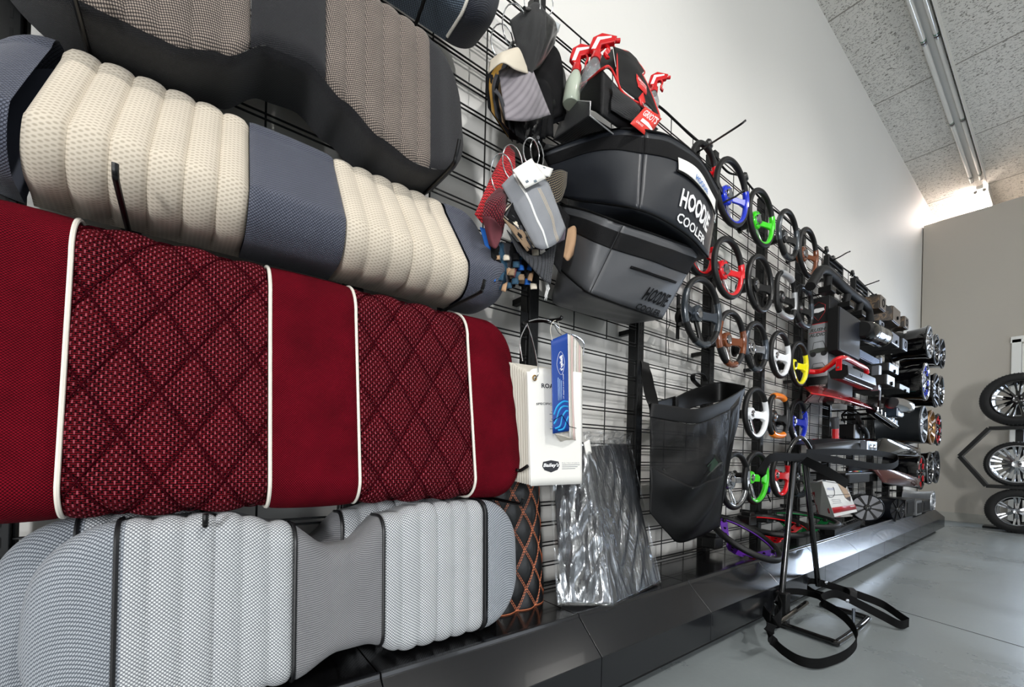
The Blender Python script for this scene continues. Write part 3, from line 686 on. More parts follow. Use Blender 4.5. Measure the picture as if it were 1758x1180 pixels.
for cu, cv, x, ru, rv, sw in ((862,300,.28,.030,.085,.5),(880,280,.28,.028,.075,.0),(912,262,.30,.022,.06,.1),(922,264,.28,.022,.06,-.2)):
    MB().tube(ringpath(AX(cu,cv,x), (.3+sw,.8,.2), (0,-.2,1), ru, rv*.62), .0018, 8, True).build('wire_ring', CHROME, r)
mb = MB()
for i in range(7): mb.tube([AX(934+i,478,.3), AX(938+(i*5)%7,495,.3), AX(935+(i*3)%6,510+(i%3)*3,.3)], .0006, 4)
mb.build('loose_threads', f_st, r); 
for i in range(10):
    pass
hook([AX(930,262,.10), AX(920,250,.24), AX(924,236,.30)], 'black hook carrying the lower fabric sample bunch')

# --- two soft cooler bags
c_vin = M('dark_grey_tarpaulin', (33,36,42), .40, 0, .35, 18, .08, 5); c_vin2 = M('mid_grey_tarpaulin', (72,73,76), .45, 0, .3, 18, .08, 5); c_web = M('black_webbing', (10,10,12), .75, 0, .5, 400, spec=.2); INK = M('black_print', (4,4,5), .7, spec=.15)
def cooler(T, B, c, label, mat, pr, zoff, band, logo, bulge):
    """T, B: surveyed top and bottom edge of side face then front face; c: index of the corner"""
    r = empty('cooler_bag', AX(*B[c]), label, 'cooler bag', 'soft cooler bags hung on the wire wall')
    Tl, Bl, Tf, Bf = T[:c+1], B[:c+1], T[c:], B[c:]
    side = Sheet(Tl, Bl, bulge*.8, .004, 3, 2); front = Sheet(Tf, Bf, bulge, .004, 5, 2)
    side.mesh('side_panel', mat, r, solid=.003); front.mesh('front_panel', mat, r, solid=.003)
    side.mesh('webbing_band', c_web, r, 0, 1, band[0], band[1], .003); front.mesh('webbing_band', c_web, r, 0, 1, band[0], band[1], .003)
    # top cover running back to the wire wall
    tp = [AX(*p) for p in T]; bp_ = [AX(*p) for p in B]
    back = [V((.115, p.y+.03, p.z+zoff)) for p in tp]; backb = [V((.115, p.y+.03, q.z+.03)) for p, q in zip(bp_, bp_)]
    Sheet(tp, back, .02, .004, 9).mesh('lid', mat, r, solid=.003)
    Sheet(bp_, backb, .0, .002, 2).mesh('base_panel', mat, r, solid=.003)
    Sheet([tp[-1], back[-1]], [bp_[-1], backb[-1]], .01).mesh('end_panel', mat, r, solid=.003)
    MB().tube(Q(T, 40), .004, 6).build('zip', INK, r); MB().tube(Q(B, 40), .003, 6).build('edge_binding', INK, r)
    MB().tube([front.pt(0, i/12, .001) for i in range(13)], .0012, 5).build('seam', INK, r)
    front.text('HOODIE', 'lettering', pr, r, *logo, off=.0055, shear=.12, bold=.035)
    u0, u1, v0, v1 = logo; h = v1-v0
    front.text('COOLER', 'lettering', pr, r, u0+.01, u1-.01, v1+h*.28, v1+h*.72, off=.0055, bold=.02)
    return r, front, side
r, fr, sd = cooler([(930,262,.13),(1000,236,.24),(1060,222,.34),(1107,224,.40),(1152,236,.41),(1200,272,.40),(1234,325,.38)],
                   [(966,338,.13),(1005,346,.22),(1055,352,.33),(1097,360,.40),(1140,378,.405),(1185,408,.40),(1216,442,.38)], 3,
                   'upper dark grey soft cooler bag with white lettering and a white card', c_vin, WHITE, .05, (.10,.30), (.38,.86,.58,.80), .022)
fr.mesh('pocket_card', PAPER, r, .30, .93, .26, .42, .008, solid=.001); fr.text('HOODIE', 'card_lettering', M('blue_print',(58,116,190),.5), r, .52, .74, .34, .41, off=.011, bold=.02)
fr.mesh('zip_pocket', INK, r, .28, .96, .425, .445, .007, solid=.002); fr.mesh('zip_puller', CHROME, r, .945,.97,.43,.56,.010, nu=2, nv=4, solid=.003)
r, fr, sd = cooler([(962,352,.13),(1000,360,.26),(1040,374,.35),(1070,385,.37),(1120,402,.375),(1165,418,.37),(1202,430,.36)],
                   [(955,455,.13),(975,475,.20),(995,492,.27),(1012,504,.31),(1055,520,.315),(1095,534,.31),(1136,548,.30)], 3,
                   'lower mid grey soft cooler bag with black lettering and a zip pocket', c_vin2, INK, -.01, (.12,.36), (.52,.92,.68,.86), .016)
fr.mesh('zip_pocket', INK, r, .22, .86, .50, .53, .006, solid=.003)

# --- tool bag with red piping on its wire tray
c_bag = M('black_nylon', (12,12,14), .6, 0, .35, 260, spec=.25); c_mesh = fabric('pocket_mesh', (40,41,44), (8,8,9), 900, 160, 0, .4, .2, .8)
TRM = fabric('tray_mesh', (6,6,7), (92,92,94), 170, 170, 0, .40, .06, .8, rough=.4, sheen=0)
r = empty('wire_tray', AX(1000,240,.25), 'black perforated metal tray under the red-trimmed tool bag', 'tray')
Sheet([(975,172,.13),(1014,175,.33)], [(950,240,.13),(1012,198,.33)], 0).mesh('side_plate', TRM, r, solid=.002)
Sheet([(1012,198,.33),(1050,222,.33)], [(950,240,.13),(1020,262,.13)], 0).mesh('bottom_plate', TRM, r, solid=.002)
MB().tube([AX(975,172,.13), AX(1014,175,.332), AX(1012,198,.332), AX(1060,236,.332)], .0022, 6).build('rim', M('bright_edge',(190,190,190),.4,.5), r)
r = empty('tool_bag', AX(1040,215,.3), 'black detailing tool bag with red piping and mesh pockets on the tray', 'tool bag')
endp = Sheet([(974,168,.14),(1034,120,.35)], [(978,174,.14),(1032,196,.35)], .004); endp.mesh('end_panel', c_bag, r)
endp.text('GRIOTS', 'badge_lettering', WHITE, r, .18,.36,.45,.75, off=.003, bold=.02)
endp.mesh('badge', RED, r, .14,.40,.30,.92,.0015, nu=6,nv=6, solid=.0008)
fp = Sheet([(1034,120,.35),(1062,152,.35),(1098,192,.345),(1130,222,.335)], [(1032,196,.35),(1055,215,.35),(1080,228,.345),(1105,240,.335)], .018, .004, 4); fp.mesh('front_panel', c_bag, r)
fp.mesh('mesh_pocket', c_mesh, r, .10, .52, .18, .86, .012); fp.mesh('mesh_pocket', c_mesh, r, .56, .92, .25, .9, .012)
lid = Sheet([(1053,80,.26),(1078,92,.26),(1102,128,.26),(1114,152,.26),(1130,196,.27)], [(1062,146,.345),(1078,160,.35),(1095,172,.35),(1110,180,.34),(1128,198,.33)], .006, .002, 3)
lid.mesh('lid', c_bag, r); lid.mesh('badge', RED, r, .36,.60,.42,.76,.003, nu=6,nv=6, solid=.001); lid.text("GRIOT'S", 'badge_lettering', WHITE, r, .38,.58,.48,.56, off=.006, bold=.02); lid.text("GARAGE", 'badge_lettering', WHITE, r, .40,.56,.60,.66, off=.006)
back = Sheet([(1056,84,.25),(1078,88,.18),(1092,100,.15)], [(1090,126,.27),(1100,128,.22),(1106,122,.16)], .004); back.mesh('back_flap', c_bag, r)
inn = Sheet([(975,166,.14),(1000,120,.14),(1052,84,.16)], [(1034,122,.34),(1045,118,.30),(1060,140,.30)], -.01); inn.mesh('lining', M('lining_black',(10,10,11),.9), r)
MB().tube(Q([(972,170,.14),(1004,144,.25),(1034,118,.352),(1048,117,.352),(1062,145,.352)], 30), .0035, 6).build('piping', RED, r)
MB().tube(Q([(1028,90,.20),(1048,76,.24),(1058,92,.27),(1062,146,.347),(1080,168,.352),(1098,178,.352),(1108,186,.345),(1128,198,.332),(1131,196,.27),(1114,152,.262),(1102,128,.262)], 60), .0035, 6).build('piping', RED, r)
MB().tube(Q([(1058,84,.25),(1080,92,.18),(1106,122,.16),(1100,129,.22),(1090,127,.27)], 30), .003, 6).build('piping', RED, r)
Sheet([(1096,168,.356),(1104,158,.356)], [(1100,182,.36),(1108,176,.36)], 0).mesh('pull_tab', RED, r, nu=3, nv=3)
tg = Sheet([(1108,183,.405),(1136,204,.400)], [(1082,212,.405),(1112,236,.400)], 0); tg.mesh('hang_tag', M('tag_red',(226,52,40),.5), r, nu=4, nv=4, solid=.001)
tg.text("GRIOT'S", 'tag_lettering', WHITE, r, .12,.90,.08,.40, off=.0015, bold=.02); tg.text('GARAGE', 'tag_lettering', WHITE, r, .12,.5,.72,.82, off=.0015)
tg.poly([(.25,.5),(.6,.5),(.95,.62),(.95,.7),(.6,.66),(.25,.66)], 'tag_mark', WHITE, r, .0015)
MB().tube([AX(1103,175,.362), AX(1109,187,.407)], .0006, 5).build('tag_string', WHITE, r)
def sprayer(base, top, sc, label, liquid):
    """spray bottle: base and top of the bottle neck line, sc size"""
    b = V(base); ax = (V(top)-b).normalized(); r = empty('spray_bottle', b, label, 'spray bottle', 'spray bottles in the tool bag')
    MB().lathe(b, ax, [(0,.026*sc),(.005*sc,.03*sc),(.07*sc,.03*sc),(.095*sc,.022*sc),(.115*sc,.014*sc)], 24).build('bottle', liquid, r)
    h = b+ax*.115*sc; MB().lathe(h, ax, [(0,.017*sc),(.022*sc,.017*sc),(.028*sc,.012*sc)], 20).build('collar', REDG, r)
    g = V((.55,.80,0)).normalized(); q = h+ax*.026*sc
    pl = [q-g*.012*sc, q+g*.010*sc, q+g*.008*sc+ax*.03*sc, q+g*.05*sc+ax*.045*sc, q+g*.052*sc+ax*.066*sc, q+g*.0*sc+ax*.074*sc, q-g*.026*sc+ax*.055*sc, q-g*.03*sc+ax*.02*sc]
    sd_ = g.cross(ax).normalized()
    MB().prism([p-sd_*.009*sc for p in pl], sd_*.018*sc).build('spray_head', REDG, r, bevel=.003*sc)
    pw = [q-g*.022*sc+ax*.01*sc, q-g*.008*sc+ax*.01*sc, q+g*.0*sc+ax*.045*sc, q+g*.035*sc+ax*.056*sc, q+g*.034*sc+ax*.064*sc, q-g*.012*sc+ax*.056*sc]
    MB().prism([p-sd_*.0098*sc for p in pw], sd_*.0196*sc).build('head_inset', WHITE, r, bevel=.002*sc)
    MB().tube(bez([q+g*.022*sc+ax*.042*sc, q+g*.034*sc+ax*.022*sc, q+g*.028*sc+ax*.004*sc, q+g*.04*sc-ax*.012*sc], 5), .004*sc, 6, flat=(.006*sc,.014*sc)).build('trigger', REDG, r)
    MB().cyl(q+g*.05*sc+ax*.056*sc, q+g*.064*sc+ax*.058*sc, .007*sc, 12).build('nozzle', REDG, r)
CLR = M('clear_pet', (214,218,220), .08, trans=.7, alpha=.6); CLR2 = M('pale_liquid_bottle', (208,218,200), .15, trans=.3)
sprayer(AX(980,180,.20), AX(988,130,.205), .95, 'left red and white trigger spray bottle of pale liquid in the tool bag', CLR2)
sprayer(AX(1008,158,.25), AX(1024,95,.255), 1.0, 'second red and white trigger spray bottle standing in the tool bag', CLR)
sprayer(AX(1116,200,.18), AX(1122,160,.18), .9, 'red spray nozzle bottle sticking out beyond the tool bag lid', CLR)
# ---------------------------------------------------------------- paper pads and the blue catalogue on one hook
hook([AX(900,556,.115), AX(905,553,.22), AX(957,549,.33), AX(965,543,.345)], 'black hook carrying the paper pads and blue catalogue')
f_pap = M('page_edges', (206,200,188), .8, 0, .3, 40)
INKG = M('grey_print', (110,114,122), .6); INKB = M('dark_print', (40,42,48), .6); BRASS = M('brass_eyelet', (150,116,60), .3, .9)
def padstack(dx, du, n, label, top, front):
    r = empty('paper_sample_pad', AX(950+du,832,.30), label, 'paper pad', 'paper pads under the catalogue')
    for i in range(n, 0, -1):
        o = i*.006; k = i*4
        Sheet([(908-k+du,640-i*2,.300-o),(998+du,640,.298-o)], [(912-k+du,834-i*1,.302-o),(999+du,831,.300-o)], .004*(i % 3-1), .0025, i, n=16).mesh('page', f_pap if i > 1 else PAPER, r, nu=10, nv=12, solid=.0018)
    if front:
        sh = Sheet([(905,642,.304),(925,632,.305),(999,640,.302)], [(911,835,.306),(930,834,.306),(999,831,.304)], .003)
        sh.mesh('cover_page', PAPER, r, solid=.001)
        sh.text('ROAD', 'lettering', INKB, r, .24,.52,.13,.17, off=.0012, bold=.03); sh.text('SPECIFICATIONS', 'lettering', INKB, r, .14,.66,.293,.312, off=.0012, bold=.02)
        for k in range(9): sh.mesh('text_line', INKG, r, .42-.03*(k % 3),.60,.345+k*.021,.350+k*.021,.0012,nu=3,nv=1,solid=.0001)
        # shield badge
        cx, cy = .37, .835; pl = [(-.15,-.040),(-.06,-.048),(0,-.053),(.06,-.048),(.15,-.040),(.17,.0),(.13,.035),(0,.058),(-.13,.035),(-.17,.0)]
        sh.poly([(cx+a*.95, cy+b*.95) for a, b in pl], 'logo_badge', INKB, r, .0012)
        sh.text("Bailey's", 'logo_lettering', WHITE, r, cx-.145,cx+.15,cy-.026,cy+.016, off=.0018, bold=.03, shear=.25)
        sh.text("Bailey's Fabric & Supply Inc.", 'lettering', INKG, r, .58,.95,.805,.817, off=.0012)
        for k in range(3): sh.mesh('text_line', INKG, r, .58,.95-.05*k,.826+k*.016,.830+k*.016,.0012,nu=3,nv=1,solid=.0001)
        MB().tube(ringpath(AX(918,649,.309), (0,1,0), (0,0,1), .006, .007, 16), .0018, 6, True).build('eyelet', BRASS, r)
        for pts in ([(905,556,.28),(913,580,.29),(920,610,.30),(924,640,.31),(917,652,.312)], [(905,556,.27),(893,585,.27),(897,620,.28)]):
            MB().tube(bez([AX(*q) for q in pts], 8), .0018, 6).build('wire_ring', CHROME, r)
padstack(0, 0, 9, "thick pad of white sample sheets with a dark shield logo", 0, True)
r = empty('sample_catalogue', AX(970,756,.33), 'blue narrow catalogue with a light blue swirl and a black elastic band', 'catalogue')
NAVY = M('royal_blue_cover', (10,58,140), .35); SKY = M('sky_blue_print', (20,150,214), .4)
side = Sheet([(975,574,.335),(985,580,.30),(1000,600,.27)], [(978,752,.335),(990,757,.30),(999,757,.27)], -.003)
for i in range(8): side.mesh('leaf_edges', [PAPER, f_pap, M('pinkish_page',(226,196,190),.7), f_pap][i % 4], r, i/8, (i+.93)/8, .0, 1, (i % 3)*.0008, nu=3, nv=14, solid=.001)
bk = Sheet([(950,590,.28),(999,600,.27)], [(955,757,.29),(999,757,.27)], 0); bk.mesh('back_cover', PAPER, r, solid=.002)
Sheet([(952,744,.335),(978,752,.335)], [(962,758,.31),(999,757,.275)], .002).mesh('page_block_foot', f_pap, r, nu=8, nv=6)
cv = Sheet([(946,584,.336),(974,572,.337)], [(949,745,.338),(977,740,.338)], .004); cv.mesh('front_cover', NAVY, r, solid=.0016)
cv.text("Bailey's", 'lettering', WHITE, r, .42,.66,.20,.36, off=.0018, turn=1, bold=.03, shear=.2)
MB().tube([cv.pt(.5+.24*math.cos(a)*(1-.25*abs(math.sin(a))), .28+.12*math.sin(a), .0015) for a in [2*PI*i/24 for i in range(24)]], .0005, 4, True).build('logo_ring', WHITE, r)
cv.text("Bailey's Fabric & Supply, Inc.", 'lettering', WHITE, r, .58,.66,.40,.66, off=.0018, turn=1, bold=.01)
for k in range(3): cv.mesh('text_line', M('pale_blue_print',(150,180,214),.5), r, .30+k*.09,.335+k*.09,.42+.02*k,.66,.0012,nu=1,nv=4,solid=.0001)
for pts in ([(.06,.80),(.25,.72),(.6,.685),(.95,.70)], [(.06,.90),(.22,.85),(.35,.77),(.6,.735),(.95,.75)], [(.12,.95),(.42,.93),(.55,.84),(.8,.79),(.97,.80)], [(.3,.975),(.65,.965),(.8,.90),(.95,.85)]):
    p3 = bez([V((a,b,0)) for a,b in pts], 6)
    mb = MB(); mb.grid([[cv.pt(min(.98,q.x-.03), q.y-.010, .0014) for q in p3],[cv.pt(min(.98,q.x+.03), q.y+.010, .0014) for q in p3]]); mb.build('swirl', SKY, r, solid=.0003)
MB().tube([cv.pt(0,.86,.002), cv.pt(.5,.82,.003), cv.pt(1,.955,.002), AX(999,738,.272)], .0009, 5).build('elastic_band', INK, r)
MB().tube(bez([AX(948,585,.338), AX(945,565,.335), AX(950,552,.33), AX(958,553,.325), AX(962,572,.32)], 8), .0008, 6).build('cord', M('white_cord',(220,214,200),.6), r)
MB().tube(bez([AX(908,552,.27), AX(925,548,.29), AX(945,552,.31), AX(968,570,.31), AX(990,578,.29), AX(1002,590,.27), AX(1001,612,.26)], 8), .0018, 6).build('wire_ring', CHROME, r)
MB().tube(bez([AX(950,555,.31), AX(958,570,.31), AX(964,575,.31)], 8), .0015, 6).build('wire_ring', CHROME, r)
MB().cyl(AX(981,576,.31), AX(992,582,.29), .0032, 8).build('ring_joint', CHROME, r)

# ---------------------------------------------------------------- diamond stitched panel (rolled) standing on the plinth
c_lth = M('black_leather', (20,21,23), .33, 0, .25, 120, spec=.5); c_ora = M('orange_thread', (196,116,80), .7); c_orb = M('orange_edge', (236,104,30), .6)
r = empty('quilted_panel', (.2,.86,DZ), 'black leather panel with orange diamond stitching standing behind the grey seats', 'stitched panel')
n, mrow = 72, 96
y0, y1, z0, z1 = .70, .955, DZ+.002, .70
def rp(a, b, off=0):
    y = y0+(y1-y0)*a; x = .215-.10*max(0,(a-.45)/.55)**2.2 - .045*(1-b)*0 + .0
    u_ = a*3.4; v_ = b*3.9
    h = abs(math.sin(PI*(u_+v_)/1))*abs(math.sin(PI*(u_-v_)/1)); d = .010*(h**.5) + off
    x += -.09*b*.5
    return V((x+d, y+d*.3*a, z0+(z1-z0)*b))
MB().grid([[rp(i/n, j/mrow) for i in range(n+1)] for j in range(mrow+1)]).build('quilted_face', c_lth, r, solid=.004, ang=80)
mb = MB()
for k in range(-9, 10):
    for sg_ in (1,-1):
        pts = []
        for i in range(61):
            b = i/60; a = (k + sg_*b*3.9)/3.4
            if 0 <= a <= 1: pts.append((a,b))
        for q in range(0, len(pts)-1):
            a, b = pts[q]; a2, b2 = pts[q+1]
            for o in (-.012,.012): mb.tube([rp(min(1,max(0,a+o)),b,.0025), rp(min(1,max(0,a+(a2-a)*.7+o)),b+(b2-b)*.7,.0025)], .0011, 4)
mb.build('stitching', c_ora, r, False)
MB().tube([rp(1,i/30,.001)+V((0,.002,0)) for i in range(31)], .0025, 5).build('orange_edge', c_orb, r)
MB().tube([rp(i/30,0,.001) for i in range(31)], .0018, 5).build('hem', c_ora, r)
MB().tube([rp(.02,.78,.004)+V((.002,0,0)), rp(.02,1,.004)+V((.002,0,0))], .002, 5).build('orange_edge', c_orb, r)

# ---------------------------------------------------------------- black panel in a clear plastic bag leaning on the grid
r = empty('wrapped_panel', (.3,1.15,DZ), 'flat dark panel in a clear crinkled plastic bag leaning on the wire wall', 'wrapped panel')
pn = M('dark_foam_panel', (40,42,46), .6, 0, .4, 60); ps_ = M('glossy_black_side', (8,8,9), .2)
A, B, C_, D_ = AX(1006,768,.20), AX(1076,762,.155), AZ(1131,1000,DZ+.006), AZ(1050,1040,DZ+.006)
A2, D2 = AX(945,800,.12), AX(990,1000,.20); D2 = V((D_.x-.12, D_.y-.10, DZ+.006)); A2 = V((.125, A.y-.09, A.z-.01)); B2 = B+V((-.03,.01,0)); C2 = C_+V((-.13,-.02,0))
MB().hull8([D_,C_,C2,D2,A,B,B2,A2]).build('panel', pn, r, False, .004)
plas, nt, b = new_mat('clear_plastic_film'); 
b.inputs['Base Color'].default_value = lin((214,224,238)); b.inputs['Roughness'].default_value = .12; b.inputs['Specular IOR Level'].default_value = .9
tc = N(nt,'ShaderNodeTexCoord'); n1 = N(nt,'ShaderNodeTexNoise'); mpp = N(nt,'ShaderNodeMapping'); mpp.inputs['Scale'].default_value = (1.6,1.6,.35); mpp.inputs['Rotation'].default_value = (.35,0,0); L(nt,tc.outputs['Object'],mpp.inputs['Vector']); n1.inputs['Scale'].default_value = 11; n1.inputs['Detail'].default_value = 5; n1.inputs['Distortion'].default_value = 1.2; L(nt,mpp.outputs['Vector'],n1.inputs['Vector'])
vo = N(nt,'ShaderNodeTexVoronoi',feature='DISTANCE_TO_EDGE'); vo.inputs['Scale'].default_value = 26; L(nt,n1.outputs['Color'],vo.inputs['Vector'])
bp = N(nt,'ShaderNodeBump'); bp.inputs['Strength'].default_value = 1; bp.inputs['Distance'].default_value = .012; L(nt,n1.outputs['Fac'],bp.inputs['Height']); L(nt,bp.outputs['Normal'],b.inputs['Normal'])
mr = N(nt,'ShaderNodeMapRange'); mr.inputs['From Min'].default_value = .50; mr.inputs['From Max'].default_value = .78; mr.inputs['To Min'].default_value = .10; mr.inputs['To Max'].default_value = .42; L(nt,n1.outputs['Fac'],mr.inputs['Value']); L(nt,mr.outputs['Result'],b.inputs['Alpha'])
MATS['film'] = plas
out = nt.nodes['Material Output']; tr = N(nt,'ShaderNodeBsdfTransparent'); gl = N(nt,'ShaderNodeBsdfGlossy'); gl.inputs['Roughness'].default_value = .16; gl.inputs['Color'].default_value = (.92,.96,1,1); L(nt,bp.outputs['Normal'],gl.inputs['Normal'])
ms = N(nt,'ShaderNodeMixShader'); L(nt,tr.outputs[0],ms.inputs[1]); L(nt,gl.outputs[0],ms.inputs[2]); L(nt,mr.outputs['Result'],ms.inputs['Fac']); L(nt,ms.outputs[0],out.inputs['Surface'])
def up(p, k=.006): return p + V((k,-k*.5,.0))
Sheet([up(A)+V((0,0,.02)), up(B)+V((.0,.012,.02))], [up(D_,.008), up(C_,.006)+V((0,.01,0))], .006, .004, 5, 6).mesh('plastic_bag', plas, r, solid=.0005, nu=30, nv=40)
Sheet([A2+V((.0,-.02,.0)), up(A)+V((0,0,.02))], [D2+V((.03,-.045,.0)), up(D_,.008)], .015, .012, 8, 5).mesh('plastic_bag', plas, r, solid=.0005, nu=24, nv=40)
Sheet([AX(1000,742,.17), AX(1040,738,.165), AX(1085,744,.14)], [A+V((.008,0,.0)), (A+B)/2+V((.01,0,-.01)), B+V((.008,.01,0))], .012, .012, 2, 6).mesh('plastic_bag_neck', plas, r, solid=.0005, nu=30, nv=12)
Sheet([AX(1002,760,.215), AX(1012,755,.215)], [AX(1006,782,.215), AX(1016,778,.215)], 0).mesh('care_label', PAPER, r, nu=4, nv=4)

# ---------------------------------------------------------------- black mesh hamper bag
nm, nt, b = new_mat('black_net'); b.inputs['Base Color'].default_value = lin((7,7,8)); b.inputs['Roughness'].default_value = .5; b.inputs['Specular IOR Level'].default_value = .25
tc = N(nt,'ShaderNodeTexCoord'); n1 = N(nt,'ShaderNodeTexNoise'); n1.inputs['Scale'].default_value = 9; n1.inputs['Detail'].default_value = 4; L(nt,tc.outputs['Object'],n1.inputs['Vector'])
bp = N(nt,'ShaderNodeBump'); bp.inputs['Strength'].default_value = .7; bp.inputs['Distance'].default_value = .02; L(nt,n1.outputs['Fac'],bp.inputs['Height']); L(nt,bp.outputs['Normal'],b.inputs['Normal']); b.inputs['Alpha'].default_value = .80
c_pvc = M('black_pvc', (5,5,6), .45, 0, .25, 20, spec=.25)
r = empty('mesh_bag', AX(1170,930,.22), 'black mesh bag with a stiff rim hanging open on the wire wall', 'mesh bag')
fr_ = Sheet([(1116,716,.29),(1160,724,.32),(1197,727,.34),(1255,702,.335)], [(1115,880,.27),(1145,915,.29),(1172,932,.28),(1236,905,.26)], .035, .010, 12, 3)
fr_.mesh('net_front', nm, r, 0, 1, 0, .52, nu=34, nv=26, solid=.0008); fr_.mesh('lower_panel', c_pvc, r, 0, 1, .50, 1, nu=34, nv=26, solid=.001)
Sheet([(1118,692,.29),(1160,698,.32),(1196,702,.34),(1240,688,.34),(1279,666,.335)], [(1115,716,.29),(1160,724,.32),(1197,727,.34),(1238,712,.335),(1272,694,.33)], .003).mesh('rim_band', c_pvc, r, solid=.002)
sidep = Sheet([(1255,702,.335),(1270,690,.33),(1256,730,.22),(1240,700,.13)], [(1236,905,.26),(1238,880,.25),(1240,850,.18),(1225,850,.13)], .01, .008, 4); sidep.mesh('side_panel', c_pvc, r, nu=20, nv=20, solid=.001)
Sheet([(1255,700,.336),(1279,668,.335)], [(1236,905,.262),(1242,800,.26)], .01,.004,6).mesh('side_fold', c_pvc, r, solid=.001)
Sheet([(1160,682,.14),(1190,668,.13),(1235,656,.14),(1279,662,.30)], [(1160,715,.14),(1190,700,.13),(1235,690,.14),(1277,680,.30)], 0).mesh('rim_back', c_pvc, r, solid=.002)
Sheet([(1118,692,.288),(1124,690,.2),(1160,680,.12)], [(1116,730,.288),(1124,722,.2),(1160,712,.12)], 0).mesh('rim_side', c_pvc, r, solid=.002)
MB().tube(bez([AX(1107,622,.115), AX(1110,640,.135), AX(1114,665,.2), AX(1120,690,.27), AX(1124,712,.29)], 8), .001, flat=(.045,.003), up=(.0,.9,.35)).build('strap', c_pvc, r)
MB().tube(bez([AX(1201,664,.13), AX(1190,652,.16), AX(1192,642,.16), AX(1206,644,.12), AX(1212,655,.115)], 8), .001, flat=(.022,.003), up=(1,0,0)).build('hanging_loop', c_pvc, r)
fr_.poly([(.12,.46),(.62,.27),(.86,.40),(.36,.52)], 'paper_label', M('dim_label',(44,47,43),.6), r, .003); fr_.poly([(.5,.34),(.62,.30),(.78,.39),(.64,.43)], 'label_stripe', M('dark_green_print',(24,52,34),.6), r, .004)
# hooks and small things on the wire
hook([AX(1198,262,.11), AX(1206,256,.14), AX(1265,218,.34), AX(1280,207,.37)], 'long empty black hook at the top edge above the cooler bags')
hook([AX(1228,355,.12), AX(1262,338,.30), AX(1277,327,.33)], 'empty black hook in front of the blue steering wheel')
hook([AX(1412,455,.11), AX(1440,442,.22), AX(1452,435,.3), AX(1459,432,.35)], 'empty black hook at the top edge in front of the first louvre')
hook([AX(1475,494,.11), AX(1498,486,.24), AX(1509,482,.32)], 'empty black hook at the top edge in front of the second louvre')
hook([AX(872,800,.115), AX(884,806,.28), AX(893,808,.31), AX(906,800,.335)], 'black hook poking out in front of the paper pads')
r = empty('pivot_bracket', AX(1166,570,.12), 'small black pivoting bracket left of the carbon steering wheel', 'bracket')
MB().box(AX(1164,545,.115),(.008,.02,.20)).build('mounting_plate', UPM, r, False, .002)
for v in (527,558): MB().cyl(AX(1166,v,.115), AX(1174,v-2,.17), .012, 12).build('pivot', UPM, r)
MB().tube([AX(1170,530,.15), AX(1185,545,.19), AX(1174,558,.17)], .007, 8).build('arm', UPM, r)
tag(MB().tube(bez([AX(1149,530,.112), AX(1150,555,.118), AX(1146,570,.116), AX(1148,600,.115), AX(1148,634,.114)], 8), .0014, 6).build('hanging_cord', INK), 'thin black cord hanging down the wire left of the carbon wheel', 'cord')
SATIN0 = M('satin_black_clip', (12,12,13), .35)
# cable clipped along the top edge of the wire wall
tp = [AX(u,v,.108) for u, v in ((1105,165),(1135,188),(1160,205),(1190,238),(1215,255),(1248,292),(1275,308),(1310,345),(1340,368),(1375,402),(1412,430),(1440,455),(1470,478),(1505,510),(1540,540))]
tag(MB().tube(bez([p+V((0,0,.008*math.sin(i*2.3))) for i, p in enumerate(tp)], 6), .005, 6).build('top_cable', INK), 'black cable running along the top edge of the wire wall', 'cable')
for i, (u, v) in enumerate(((1214,250),(1276,306),(1416,430),(1461,470))):
    c = AX(u,v,.112); r = empty('cable_clip', c, None, 'cable clip', 'cable clips on the top edge'); r['label'] = ['round black cable clip above the top right corner of the cooler bag','round black cable clip between the blue and lime green steering wheels','round black cable clip above the left louvred guard','round black cable clip between the two louvred guards'][i]
    MB().lathe(c, (1,.2,.2), [(0,.022),(.012,.026),(.022,.018)], 16).build('knob', SATIN0, r); MB().tube([c+V((0,-.02,-.02)), c+V((.01,0,.012)), c+V((0,.03,-.015))], .006, 6).build('tie', INK, r)
